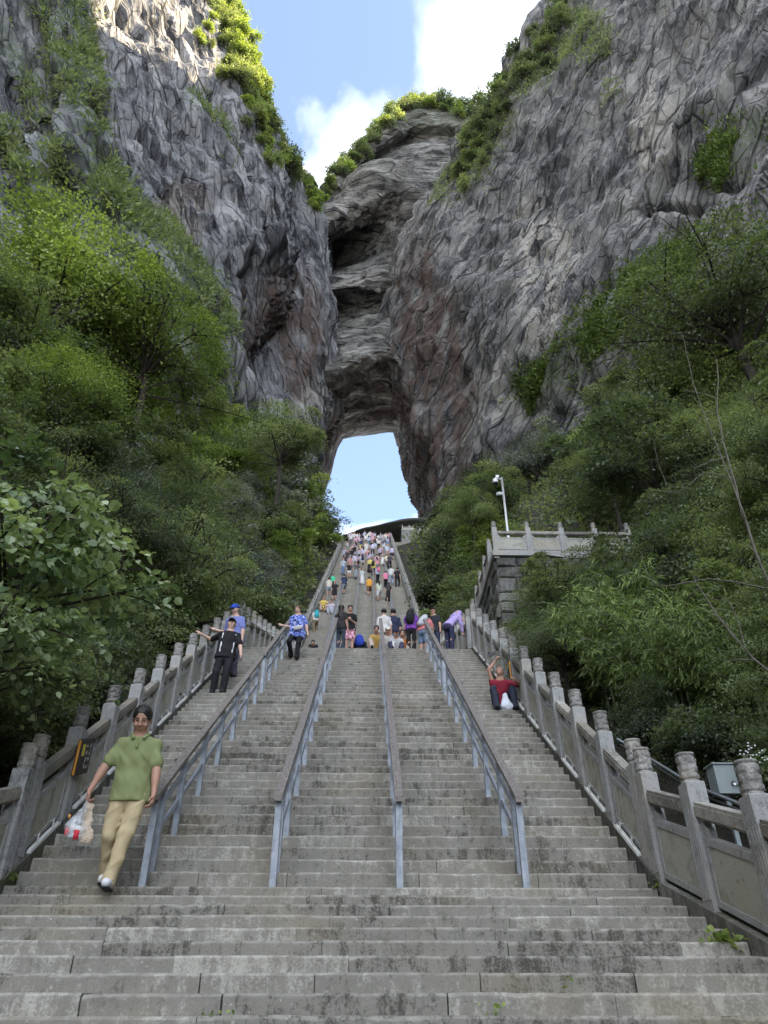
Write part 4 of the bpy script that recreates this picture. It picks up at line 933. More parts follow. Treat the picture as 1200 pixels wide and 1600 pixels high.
while z < ZTE - 7.0 - .25:
    h_ = min(rs.uniform(.34, .62), ZTE - 7.0 - .222 - z); x = .0
    while x < XT1 - XT0 - .05:
        w_ = min(rs.uniform(.45, 1.05), XT1 - XT0 - x)
        if w_ > .12 and h_ > .1: obj('stone', stone_v[row % 2][rs.integers(4)], terr, (x + .012, .0, z + .012), scale=(w_ - .025, 1, h_ - .025))
        x += w_
    z += h_; row += 1
z = 1.0      # left flank of the wall
while z < ZTE - 7.0 - .25:
    h_ = min(rs.uniform(.34, .62), ZTE - 7.0 - .222 - z); y = .05
    while y < 4.0:
        w_ = rs.uniform(.5, 1.1); o = obj('stone', stone_v[row % 2][rs.integers(4)], terr, (.0, y + w_, z + .012), scale=(w_ - .025, 1, max(.1, h_ - .025))); o.rotation_euler = (0, 0, -math.pi / 2); y += w_
    z += h_; row += 1
balustrade('white stone balustrade along the front of the small terrace', 0, -1, [k * 1.26 for k in range(5)], 0.0, strips=True, at=(XT0 + .04, YTE + .02, ZTE), rz=-math.pi / 2)
balustrade('stone balustrade running back along the left side of the terrace', 0, -1, [k * 1.26 for k in range(9)], 0.0, strips=False, at=(XT0 + .03, YTE + 1.28, ZTE))
M_white = plain('white_paint', (.74, .75, .76), .4, 0, .06); M_black = plain('black_plastic', (.012, .012, .013), .35); M_grey = plain('grey_box_paint', (.24, .28, .28), .5, 0, .15, 12)
# camera pole
c = pY(793, 828, 24.6); t = pY(783, 746, 24.6); root = empty('camera_pole', (c[0], c[1], ZTE)); tag(root, 'white pole with security cameras standing behind the terrace balustrade', 'camera pole')
hp = t[2] - ZTE
b = MB(); b.tube([(0, 0, 0), (0, 0, hp)], .048, 10); b.lathe([(.10, 0), (.10, .02), (.05, .05)], k=10); obj('pole', b.mesh('pole', M_white, True), root)
b = MB(); b.bar((0, 0, hp - .10), (-.30, -.10, hp - .10), .04, .04); b.box(-.26, -.14, -.12, .0, hp - .09, hp + .04); obj('arm', b.mesh('arm', M_white), root)
b = MB(); b.lathe([(.001, .20), (.07, .20), (.11, .16), (.115, .04), (.105, .0)], (-.30, -.10, hp - .36), 14); dome = obj('dome_camera', b.mesh('dome_camera', M_white, True), root)
b = MB(); b.lathe([(.10, .0), (.095, -.05), (.06, -.095), (.001, -.11)], (-.30, -.10, hp - .36), 14); obj('lens_dome', b.mesh('lens_dome', M_black, True), dome)
b = MB(); b.bar((0, 0, hp - .82), (-.18, -.06, hp - .82), .05, .05); b.bar((-.10, -.02, hp - .86), (-.30, -.20, hp - .98), .11, .10); obj('bullet_camera', b.mesh('bullet_camera', M_white), root)
# white conduit along the foot of the terrace front
b = MB(); b.tube([pY(850, 866, 23.0), pY(890, 871, 22.9), pY(930, 870, 22.95), pY(990, 868, 23.0)], .022, 5); tag(obj('cable', b.mesh('cable', M_white, True)), 'white cable sagging below the terrace balustrade', 'cable')
# broken board leaning behind the terrace balustrade
c = pY(975, 835, 25.5); b = MB(); b.bar((0, 0, 0), (-.12, 0, 1.9), .14, .04, (0, 1, 0)); tag(obj('wooden_board', b.mesh('wooden_board', plain('brown_board', (.10, .06, .045), .7)), loc=(c[0], c[1], ZTE)), 'brown wooden board leaning behind the right end of the terrace', 'board')
# plaza wall
wx0, wx1, wz0, wz1 = 4.36, 11.4, 50.6, 54.95
g = G('coursed_block'); p_ = g.pos(); br = g.n('ShaderNodeTexBrick', Vector=g.mapv(p_, (1, 1, 1), (math.pi / 2, 0, 0)), Scale=1.6, Color1=(.24, .24, .235, 1), Color2=(.31, .31, .30, 1), Mortar=(.11, .11, .105, 1), Mortar_Size=.025)
no = g.noise(p_, 2.0, 4.0, .6); M_cours = g.bsdf(g.mix(.45, br, g.ramp(no, (.3, (.13, .13, .125)), (.7, (.36, .36, .35)))), .9, g.bump(g.n('ShaderNodeTexBrick', out='Fac', Vector=g.mapv(p_, (1, 1, 1), (math.pi / 2, 0, 0)), Scale=1.6, Mortar_Size=.025), .5, -.03))
root = empty('plaza_wall', (wx0, 85.0, wz0)); tag(root, 'grey coursed stone wall right of the top of the stairs', 'wall')
b = MB(); b.box(0, wx1 - wx0, 0, 6, 0, wz1 - wz0); obj('wall_body', b.mesh('wall_body', M_cours), root)
b = MB(); b.box(-.06, wx1 - wx0 + .06, -.06, 6.05, wz1 - wz0 + .003, wz1 - wz0 + .12); obj('coping', b.mesh('coping', M_gran), root)
for k in range(5):
    b = MB(); x = 1.2 + k * .95; b.box(x, x + .18, -.004, .1, .42 + 1.55, .70 + 1.55); obj('drain_hole', b.mesh('drain_hole', M_black), root)
balustrade('small white balustrade on the grey wall right of the stair top', 0, -1, [k * 1.4 for k in range(8)], 0.0, strips=False, far=True, at=(wx0 + .1, 85.05, wz1 + .12), rz=-math.pi / 2, scale=.68)
# rock lip and shadowed entrance beyond the top step
def slab(px_top, px_bot, Ya, Yb, thick_back):
    n = len(px_top); T = np.array([pY(a, b_, Ya) for a, b_ in px_top]); B = np.array([pY(a, b_, Ya) for a, b_ in px_bot])
    T2 = T + [0, Yb - Ya, thick_back]; B2 = B + [0, Yb - Ya, thick_back]
    return T, B, T2, B2
top = [(520, 842), (545, 836), (562, 828), (590, 822), (615, 816), (645, 811), (690, 811), (730, 815), (780, 822)]
bot = [(520, 846), (546, 840), (563, 835), (590, 829), (613, 824), (645, 820), (690, 824), (730, 830), (780, 838)]
C_rows = [[('w', *(pY(a, b_, 90) + [0, 16, 4.0])) for a, b_ in top], [('w', *(pY(a, b_, 90) + [0, 8, 3.2])) for a, b_ in top], [('p', a, b_, 90) for a, b_ in top], [('p', a, b_, 90) for a, b_ in bot], [('w', *(pY(a, b_, 90) + [0, 7, -1.2])) for a, b_ in bot], [('w', *(pY(a, b_ + 8, 90) + [0, 14, -4.0])) for a, b_ in bot]]
sheet('rock_lip', C_rows, 120, 60, M_wallst, (1, 0), math.radians(5), .35, .14, 61)
b = MB()
for q in (-2.9, .2, 3.4): b.tube([(q, 95, ZE - .5), (q, 95, ZE + 5.5)], .35, 8)
b.box(-8, 3.2, 99.5, 100, ZE - 1, ZE + 9); tag(obj('entrance_back_wall', b.mesh('entrance_back_wall', plain('entrance_shade', (.03, .03, .032), .9, 0, .3, 2))), kind='structure')  # near-black colour on wall and posts stands in for the opening's shade
# steps with a parapet climbing the slope right of the arch
b = MB()
for k in range(6):
    P = pY(712 + k * 7, 800 - k * 3.6, 92); b.box(P[0] - .5, P[0] + .5, 92, 92.5, P[2] - 1.6, P[2] + .9)
tag(obj('parapet', b.mesh('parapet', M_gran)), 'short stepped stone parapet on the slope right of the arch', 'parapet')
# notice boards hung on two posts
M_brown = plain('dark_brown_board', (.030, .022, .018), .5, 0, .2); M_orange = plain('orange_edge', (.75, .33, .04), .5); M_yel = plain('yellow_print', (.70, .60, .06), .5); M_print = plain('white_print', (.62, .62, .60), .5)
def notice(label, X, side, Y, sc=1.0):
    zb = float(prof(Y)); root = empty('notice_board', (X, Y, zb)); root.scale = (1, sc, 1 - (1 - sc) * .3); tag(root, label, 'sign'); x0, x1 = sorted((0, side * .05))
    b = MB(); sloped(b, x0, x1, -.16, .20, .52, .94, SA * .55); obj('board', b.mesh('board', M_brown), root)
    b = MB(); sloped(b, x0 + .012, x1 - .012, -.166, -.159, .53, .93, SA * .55); obj('edge_strip', b.mesh('edge_strip', M_orange), root)
    xf = side * .0515
    b = MB(); a, c = sorted((side * .0505, xf)); sloped(b, a, c, -.11, -.03, .74, .88, SA * .55); obj('pictogram', b.mesh('pictogram', M_yel), root)
    rr = random.Random(3); b = MB()     # two columns of brush-stroke characters
    for col in (.04, .12):
        for q in range(4):
            for _ in range(4):
                yy = col + rr.uniform(-.022, .022); zz = .84 - q * .075 + rr.uniform(-.022, .022); hz = rr.random() < .5
                dy, dz = (.02, .004) if hz else (.004, .02); sloped(b, a, c, yy - dy, yy + dy, zz - dz, zz + dz, SA * .55)
    tag(obj('characters', b.mesh('characters', M_print), root), kind='stuff')
    return root
notice('dark brown notice board with orange edge hung on a left balustrade post', XBL + .088, 1, up_pts[1] + .0)
notice('dark notice board with orange edge on a right balustrade post above the seated man', XBR - .088, -1, up_pts[6], .6)
# electric box and pipes behind the right balustrade
c = pY(1135, 1243, 7.35); root = empty('electric_box', (c[0], c[1], float(ground_z(c[0], c[1])) + .0)); tag(root, 'grey-green metal electric box behind the right balustrade', 'electric box')
zb = c[2] - root.location.z; b = MB(); b.box(-.10, .10, -.09, .09, zb, zb + .27); obj('case', b.mesh('case', M_grey), root)
b = MB(); b.box(-.115, .115, -.105, .105, zb + .271, zb + .285); obj('lid', b.mesh('lid', M_grey), root)
b = MB(); b.tube([(.05, -.094, zb + .09), (.05, -.11, zb + .09)], .022, 10); obj('lock', b.mesh('lock', plain('lock_metal', (.5, .5, .5), .3, .8), True), root)
b = MB(); b.box(-.02, .02, -.02, .02, 0, zb); obj('stand', b.mesh('stand', M_grey), root)
for q, dz in enumerate((.0, -.07)):
    pts = [pY(a, b_, y) + np.array([.02 * q, 0, dz]) for a, b_, y in ((965, 1155, 9.6), (1020, 1188, 8.6), (1080, 1225, 7.8), (1120, 1242, 7.3), (1145, 1252, 7.0), (1230, 1290, 6.2))]
    b = MB(); b.tube(pts, 0.017 if q == 0 else .011, 7); tag(obj('pipe', b.mesh('pipe', plain('pipe_%d' % q, (.20, .22, .23) if q == 0 else (.10, .10, .10), .4, .3), True)), ('grey pipe running behind the right balustrade', 'thin black cable under the grey pipe behind the right balustrade')[q], 'pipe')
# ---------------------------------------------------------------- leafless branches at the right edge
def branch(lines, base, label, mat, seed):
    rr = np.random.default_rng(seed); bp = np.array(base); root = empty('bare_tree', bp); tag(root, label, 'tree')
    for k, (ln, r0, r1) in enumerate(lines):
        P = np.array([pY(*q) for q in ln]); n = 4 * len(P); P = catmull(P, n, 0); P += rr.normal(0, .012, P.shape) * np.linspace(0, 1, n)[:, None]
        b = MB(); b.tube(P - bp, np.linspace(r0, r1, n), 5, False)
        for _ in range(max(3, n // 3)):
            i = rr.integers(n // 3, n); d = unit(rr.normal(size=3) + np.array([-.3, 0, .6])); L = rr.uniform(.2, .6)
            b.tube([P[i] - bp, P[i] - bp + d * L * .5 + [0, 0, .02], P[i] - bp + d * L], [r1 * 1.1, r1 * .8, r1 * .4], 3, False)
        obj('branch', b.mesh('branch', mat), root)
branch([([(1235, 1160, 8.6), (1215, 960, 8.8), (1180, 860, 8.9), (1150, 760, 9.0), (1125, 660, 9.1), (1120, 560, 9.2)], .030, .007),
        ([(1165, 810, 8.9), (1130, 720, 9.1), (1090, 620, 9.2), (1066, 520, 9.3)], .013, .004),
        ([(1150, 750, 9.0), (1100, 740, 9.2), (1050, 770, 9.3), (1020, 690, 9.4)], .010, .003),
        ([(1200, 920, 8.8), (1110, 905, 9.0), (1030, 915, 9.1), (1000, 870, 9.2)], .012, .004)],
       pY(1235, 1160, 8.6), 'leafless sapling with thin pale branches at the right edge', M_pbark, 3)
branch([([(1250, 1080, 7.6), (1180, 1030, 7.8), (1120, 960, 8.0), (1085, 900, 8.2)], .016, .005), ([(1165, 1015, 7.8), (1150, 960, 7.9), (1130, 930, 8.0)], .008, .003)],
       pY(1250, 1080, 7.6), 'bare grey branch leaning in over the bamboo from the right edge', M_pbark, 5)
# ---------------------------------------------------------------- flowering plant and weeds
c = pY(1190, 1215, 7.2); gz = float(ground_z(c[0], c[1])); root = empty('flowering_plant', (c[0], c[1], gz)); tag(root, 'leafy plant with small white flowers at the right edge', 'plant')
(Vh, Fh, th_), lm = crown_variant('flower', 21, 16, 420, .24, kind='heart', wide=.40, spread=.42); hh = c[2] - gz
obj('leaves', mesh_np('flower_leaves', Vh * .24, Fh, [M_leaf['mid']], attrs={'tint': th_}), root, (0, 0, hh)); obj('stem', trunk_variant('plant', 4), root, scale=(.12, .12, hh))
rr = np.random.default_rng(2); b = MB()
for k in range(26):
    q = np.array([rr.uniform(-.17, .1), rr.uniform(-.2, .1), rr.uniform(.10, .30)]); b.lathe([(.001, .012), (.009, .008), (.011, 0), (.001, -.006)], q, 6)
tag(obj('flowers', b.mesh('flowers', M_white), root, (0, 0, hh)), kind='stuff')
def weed(label, px, py, n, size, seed):
    r = ray(px, py); t = np.linspace(3, 12, 1800); pts = t[:, None] * r; k = np.argmax(pts[:, 2] < prof(pts[:, 1])); p0 = pts[k]; rs_ = np.random.default_rng(seed)
    P = rs_.normal(size=(n, 3)) * [size * .6, size * .25, size * .3] + [0, -.03, .0]; A = unit(rs_.normal(size=(n, 3)) + [0, -.6, .5]); L = rs_.uniform(.5, 1.1, n) * size * .55
    V, F, k_ = leaf_geo(P, A, unit(rs_.normal(size=(n, 3)) * .5 + [0, -.5, 1]), L, L * .42, 'heart')
    tag(obj('weed', mesh_np('weed', V, F, [M_leaf['bright']], attrs={'tint': np.repeat(rs_.random(n), k_)}), loc=p0), label, 'plant')
weed('clump of green weeds at the right end of the low steps', 1128, 1466, 60, .11, 1)
weed('small green weed in a joint at the foot of the picture, right of centre', 775, 1578, 16, .06, 2)
weed('tiny two-leaved weed on the lowest step left of centre', 338, 1583, 7, .05, 3)
weed('little weed growing in a riser joint near the bottom right', 886, 1535, 12, .05, 4)
weed('yellow-green moss tuft at the foot of the left balustrade post', 20, 1372, 70, .06, 5)
weed('mossy tuft at the foot of the right balustrade where the slope changes', 1030, 1385, 70, .06, 6)
# ================================================================ people: signed-distance bodies meshed with surface nets
class SDF:
    def __init__(s): s.p = []
    def cone(s, a, b, ra, rb, k=.02, flat=None):     # tapered limb; flat=(axis, factor) squashes it along one direction
        s.p.append(('c', np.asarray(a, float), np.asarray(b, float), ra, rb, k, flat)); return s
    def ell(s, c, r, M=None, k=.02, sub=False):
        s.p.append(('e', np.asarray(c, float), np.asarray(r, float), np.eye(3) if M is None else M, k, sub)); return s
    def cut(s, pt, n): s.p.append(('p', np.asarray(pt, float), np.asarray(n, float))); return s    # keeps the side n points away from
    def bounds(s):
        lo, hi = np.full(3, 9e9), np.full(3, -9e9)
        for q in s.p:
            if q[0] == 'c': lo = np.minimum(lo, np.minimum(q[1], q[2]) - max(q[3], q[4])); hi = np.maximum(hi, np.maximum(q[1], q[2]) + max(q[3], q[4]))
            elif q[0] == 'e' and not q[5]: R = max(q[2]); lo = np.minimum(lo, q[1] - R); hi = np.maximum(hi, q[1] + R)
        return lo - .03, hi + .03
    def mesh(s, h, fold=None):
        lo, hi = s.bounds(); n = np.ceil((hi - lo) / h).astype(int) + 1
        ax = [lo[i] + h * np.arange(n[i]) for i in range(3)]; D = np.full(n, .5)
        for q in s.p:
            if q[0] == 'p': continue
            if q[0] == 'c': m = max(q[3], q[4]) + .09; blo, bhi = np.minimum(q[1], q[2]) - m, np.maximum(q[1], q[2]) + m
            else: m = max(q[2]) + .09; blo, bhi = q[1] - m, q[1] + m
            i0 = np.clip(np.floor((blo - lo) / h).astype(int), 0, n); i1 = np.clip(np.ceil((bhi - lo) / h).astype(int) + 1, 0, n)
            if (i1 <= i0).any(): continue
            sl = tuple(slice(a, b_) for a, b_ in zip(i0, i1)); P = np.stack(np.meshgrid(*[ax[i][sl[i]] for i in range(3)], indexing='ij'), -1)
            if q[0] == 'c':
                _, a, b_, ra, rb, k, flat = q; ba = b_ - a; L2 = ba @ ba + 1e-12; pa = P - a; t = np.clip(pa @ ba / L2, 0, 1); v = pa - t[..., None] * ba; r = ra + (rb - ra) * t
                if flat is not None: fa, ff = flat; comp = v @ fa; v = v + (comp * (1 / ff - 1))[..., None] * fa; d = (np.linalg.norm(v, axis=-1) - r) * (ff if ff < 1 else 1)
                else: d = np.linalg.norm(v, axis=-1) - r
            else:
                _, c, r, M, k, sub = q; v = (P - c) @ M; k0 = np.linalg.norm(v / r, axis=-1); k1 = np.linalg.norm(v / (r * r), axis=-1) + 1e-9; d = k0 * (k0 - 1) / k1
                if sub:
                    hh = np.clip(.5 - .5 * (D[sl] + d) / k, 0, 1); D[sl] = D[sl] * (1 - hh) - d * hh + k * hh * (1 - hh); continue
            hh = np.clip(.5 + .5 * (D[sl] - d) / k, 0, 1); D[sl] = D[sl] * (1 - hh) + d * hh - k * hh * (1 - hh)
        if fold is not None:
            P = np.stack(np.meshgrid(*ax, indexing='ij'), -1).reshape(-1, 3); near = np.abs(D.ravel()) < .06; dd = np.zeros(len(P)); dd[near] = fold(P[near]); D = D + dd.reshape(D.shape)
        for q in s.p:
            if q[0] == 'p':
                d = (ax[0][:, None, None] - q[1][0]) * q[2][0] + (ax[1][None, :, None] - q[1][1]) * q[2][1] + (ax[2][None, None, :] - q[1][2]) * q[2][2]
                D = np.maximum(D, d)
        return surface_nets(D, lo, h)
def surface_nets(D, lo, h):
    ins = D < 0; nx, ny, nz = D.shape
    c = np.zeros((nx - 1, ny - 1, nz - 1), np.int8)
    for dx in (0, 1):
        for dy in (0, 1):
            for dz in (0, 1): c += ins[dx:nx - 1 + dx, dy:ny - 1 + dy, dz:nz - 1 + dz]
    cells = np.argwhere((c > 0) & (c < 8)); idx = np.full(c.shape, -1); idx[tuple(cells.T)] = np.arange(len(cells))
    acc = np.zeros((len(cells), 3)); cnt = np.zeros(len(cells))
    cor = np.array([(x, y, z) for x in (0, 1) for y in (0, 1) for z in (0, 1)])
    for i in range(8):
        for j in range(i + 1, 8):
            if np.abs(cor[i] - cor[j]).sum() != 1: continue
            a = D[tuple((cells + cor[i]).T)]; b = D[tuple((cells + cor[j]).T)]; m = (a < 0) != (b < 0); t = a / np.where(m, a - b, 1)
            acc[m] += (cor[i] + (cor[j] - cor[i]) * t[:, None])[m]; cnt[m] += 1
    V = lo + h * (cells + acc / np.maximum(cnt, 1)[:, None]); F = []
    for ax in range(3):
        o = [0, 1, 2]; o.remove(ax); e1 = np.zeros(3, int); e2 = np.zeros(3, int); e1[o[0]] = 1; e2[o[1]] = 1; sh = np.zeros(3, int); sh[ax] = 1
        A = ins[tuple(slice(0, D.shape[k] - sh[k]) for k in range(3))]; B = ins[tuple(slice(sh[k], D.shape[k]) for k in range(3))]
        E = np.argwhere(A != B); ok = (E[:, o[0]] > 0) & (E[:, o[1]] > 0) & (E[:, o[0]] < D.shape[o[0]] - 1) & (E[:, o[1]] < D.shape[o[1]] - 1); E = E[ok]
        q = np.stack([idx[tuple((E - e1 - e2).T)], idx[tuple((E - e2).T)], idx[tuple(E.T)], idx[tuple((E - e1).T)]], -1)
        fl = A[tuple(E.T)]; fl = fl if ax != 1 else ~fl
        q = np.where(fl[:, None], q, q[:, ::-1]); F.append(q[(q >= 0).all(1)])
    return V, np.concatenate(F)
_cm = {}
def cloth(rgb, kind='cloth'):
    key = (tuple(rgb), kind)
    if key not in _cm:
        g = G('%s_%02x%02x%02x' % (kind, *[int(255 * min(1, c)) for c in rgb])); p_ = g.n('ShaderNodeTexCoord', out='Object')
        n1 = g.noise(p_, 5.0, 3.0, .6); n2 = g.noise(p_, 90.0, 2.0, .6)
        f = g.math('ADD', g.math('MULTIPLY', n1, .7), g.math('MULTIPLY', n2, .3)); v = {'skin': .10, 'hair': .35, 'print': .0}.get(kind, .16)
        c = g.mix(f, tuple(x * (1 - v) for x in rgb), tuple(min(1, x * (1 + v)) for x in rgb))
        if kind == 'skin': c = g.mix(.25, c, g.mix(n1, (rgb[0], rgb[1] * .82, rgb[2] * .75), rgb))
        if kind == 'print':
            vo = g.noise(p_, 16.0, 4.0, .65, .8); c = g.ramp(vo, (.38, tuple(x * .25 for x in rgb)), (.47, rgb), (.56, tuple(min(1, x * 2.2 + .12) for x in rgb)), (.66, (.72, .74, .78)))
        _cm[key] = g.bsdf(c, {'skin': .5, 'hair': .45}.get(kind, .85), g.bump(n2, .25, .003) if kind not in ('skin',) else None, Specular_IOR_Level=.35)
    return _cm[key]
SK1, SK2, SK3 = (.56, .34, .245), (.47, .275, .195), (.68, .45, .35)
def nrm(v): v = np.asarray(v, float); return v / (np.linalg.norm(v) + 1e-9)
def ik(a, b, l1, l2, hint):
    """middle joint of a two-bone limb from a towards b; returns joint, end"""
    d = b - a; L = np.linalg.norm(d); d = d / (L + 1e-9); L = min(max(L, abs(l1 - l2) + .02), (l1 + l2) * .998); b = a + d * L
    x = (l1 * l1 - l2 * l2 + L * L) / (2 * L); hgt = math.sqrt(max(l1 * l1 - x * x, 0)); hint = np.asarray(hint, float); hp = nrm(hint - d * (hint @ d))
    return a + d * x + hp * hgt, b
def figure(H=1.72, face=0.0, fwd=0.0, side=0.0, hip=None, handL=None, handR=None, footL=None, footR=None, head_pitch=0.0, head_yaw=0.0, head_roll=0.0, elbL=None, elbR=None, build=1.0, kneeL=None, kneeR=None, feet_dir=None, head=1.08):
    """joint positions, local frame: x to the picture's right, -y towards the viewer, z up. face: 0 looks at the viewer, pi looks away"""
    s = H / 1.72; f = np.array([math.sin(face), -math.cos(face), 0.]); r = np.array([math.cos(face), math.sin(face), 0.])    # r: the figure's left-hand side seen from the front
    J = dict(s=s, f=f, r=r, build=build, hs=s * head)
    hc = np.array([0, 0, .92 * s]) if hip is None else np.asarray(hip, float)
    up = nrm(np.array([0, 0, 1.]) + f * math.tan(fwd) + np.array([1., 0, 0]) * math.tan(side)); fw = nrm(f - up * (f @ up)); rt_ = np.cross(fw, up) * -1
    rt_ = nrm(np.cross(up, fw))
    J.update(hc=hc, up=up, fw=fw, rt=rt_, ch=hc + up * .30 * s, sc=hc + up * .49 * s, nk=hc + up * .545 * s + fw * .01)
    for nm, sg in (('L', 1), ('R', -1)):
        J['sh' + nm] = J['sc'] - up * .022 * s + rt_ * sg * .168 * s * (.85 + .15 * build) ; J['hp' + nm] = hc + rt_ * sg * .088 * s
    cy, sy = math.cos(head_yaw), math.sin(head_yaw); hf = nrm(fw * cy + rt_ * sy); hu = nrm(up * .4 + np.array([0, 0, .6])); hf = nrm(hf - hu * (hf @ hu))
    cp_, sp_ = math.cos(head_pitch), math.sin(head_pitch); hf, hu = hf * cp_ - hu * sp_, hu * cp_ + hf * sp_; hr = np.cross(hu, hf)
    cr_, sr_ = math.cos(head_roll), math.sin(head_roll); hr, hu = hr * cr_ + hu * sr_, hu * cr_ - hr * sr_
    J.update(hf=hf, hu=hu, hr=hr, hd=J['nk'] + nrm(hu + up) * (.145 + .10 * (head - 1)) * s + hf * .018)
    for nm, sg, hand, el in (('L', 1, handL, elbL), ('R', -1, handR, elbR)):
        tgt = J['sh' + nm] + rt_ * sg * .07 * s - np.array([0, 0, .53 * s]) + fw * .05 if hand is None else np.asarray(hand, float)
        hint = (-fw * .8 + rt_ * sg * .5) if el is None else np.asarray(el, float)
        J['el' + nm], J['wr' + nm] = ik(J['sh' + nm], tgt, .285 * s, .255 * s, hint)
    for nm, sg, foot, kn in (('L', 1, footL, kneeL), ('R', -1, footR, kneeR)):
        tgt = np.array([0, 0, .085 * s]) + r * sg * .095 * s if foot is None else np.asarray(foot, float) + np.array([0, 0, .085 * s])
        J['kn' + nm], J['an' + nm] = ik(J['hp' + nm], tgt, .425 * s, .415 * s, f + rt_ * sg * .12 if kn is None else kn)
        fd = f if feet_dir is None else nrm(feet_dir); J['to' + nm] = J['an' + nm] + fd * .17 * s - np.array([0, 0, .055 * s])
    return J
def head_sdf(S, J, detail):
    s = J['hs']; c, hf, hu, hr = J['hd'], J['hf'], J['hu'], J['hr']; M = np.stack([hr, hf, hu], 1); P = lambda x, y, z: c + (hr * x + hf * y + hu * z) * s
    S.ell(P(0, -.012, .028), np.array([.074, .094, .092]) * s, M, .02); S.ell(P(0, .022, -.045), np.array([.056, .066, .072]) * s, M, .03)
    S.cone(J['nk'] - J['up'] * .04 * s, P(0, -.012, -.04), .056 * s, .052 * s, .025)
    if detail >= 1:
        S.ell(P(0, .040, -.093), np.array([.024, .026, .022]) * s, M, .025)                 # chin
        S.cone(P(0, .085, .022), P(0, .106, -.018), .010 * s, .0145 * s, .012)               # nose
        for sx in (-1, 1):
            S.ell(P(sx * .076, -.012, -.004), np.array([.011, .020, .031]) * s, M, .008)     # ear
            S.ell(P(sx * .032, .098, .016), np.array([.021, .016, .013]) * s, M, .010, True) # eye socket
            S.ell(P(sx * .040, .070, -.026), np.array([.024, .022, .022]) * s, M, .02)       # cheek
        if detail >= 2:
            S.ell(P(0, .082, -.050), np.array([.024, .012, .0075]) * s, M, .008); S.ell(P(0, .081, -.062), np.array([.020, .012, .008]) * s, M, .008)
            S.ell(P(0, .104, -.056), np.array([.022, .012, .0022]) * s, M, .004, True)
            for sx in (-1, 1): S.ell(P(sx * .012, .096, -.020), np.array([.010, .010, .009]) * s, M, .008)
def hand_sdf(S, J, nm, detail, curl=.5, toward=None):
    s = J['s']; w_, e = J['wr' + nm], J['el' + nm]; d = nrm(w_ - e) if toward is None else nrm(toward); sg = 1 if nm == 'L' else -1
    side_ = nrm(np.cross(d, J['rt'] * sg)); side_ = side_ if side_ @ J['fw'] > 0 else -side_; pn = nrm(np.cross(side_, d)); pn = pn if pn @ (-J['rt'] * sg) > 0 else -pn    # pn: palm faces the body
    pc = w_ + d * .045 * s; S.cone(w_, pc + d * .03 * s, .025 * s, .036 * s, .02, (pn, .55)); S.ell(pc, np.array([.040, .047, .018]) * s, np.stack([side_, d, pn], 1), .015)
    if detail < 2:
        S.cone(pc + d * .035 * s, pc + d * (.095 - .02 * curl) * s + pn * .05 * curl * s, .030 * s, .018 * s, .02, (pn, .55)); S.cone(pc + side_ * .03 * s, pc + side_ * .05 * s + d * .04 * s + pn * .02, .013 * s, .010 * s, .012); return
    for k, (o, L) in enumerate(((.030, .070), (.010, .078), (-.011, .073), (-.030, .058))):      # four fingers, bent at two knuckles
        a = pc + d * .042 * s + side_ * o * s; ang = curl * (.9 + .08 * k)
        d1 = nrm(d * math.cos(ang) + pn * math.sin(ang)); d2 = nrm(d * math.cos(ang * 2) + pn * math.sin(ang * 2)); d3 = nrm(d * math.cos(ang * 2.7) + pn * math.sin(ang * 2.7))
        b_ = a + d1 * L * .46 * s; c_ = b_ + d2 * L * .32 * s; e_ = c_ + d3 * L * .25 * s
        S.cone(a, b_, .0098 * s, .0090 * s, .006); S.cone(b_, c_, .0088 * s, .0080 * s, .004); S.cone(c_, e_, .0080 * s, .0066 * s, .004)
    a = pc + side_ * .030 * s - d * .012 * s; b_ = a + (side_ * .028 + d * .028 + pn * .014) * s; c_ = b_ + (side_ * .004 + d * .030 + pn * .012) * s
    S.cone(a, b_, .0125 * s, .0105 * s, .010); S.cone(b_, c_, .0100 * s, .0078 * s, .005)
def torso(S, J, grow=0.0, top=True, belly=0.0):
    s, bu, fw = J['s'], J['build'], J['fw']; fl = (fw, .66)
    up, hc = J['up'], J['hc']
    S.cone(hc + up * .02 * s, J['ch'], (.150 * bu + grow) * s, (.158 * bu + grow) * s, .04, (fw, .70 + belly)); S.cone(J['ch'], J['sc'] - up * .055 * s, (.160 * bu + grow) * s, (.150 * bu + grow) * s, .05, fl)
    for nm in 'LR': S.cone(J['sc'] - up * .05 * s, J['sh' + nm] - up * .012 * s, (.070 + grow * .6) * s, (.050 + grow * .6) * s, .04)
    S.cone(J['sc'] - up * .05 * s, J['nk'] + up * .01 * s, (.10 + grow) * s, (.056 + grow * .6) * s, .05, (fw, .8))
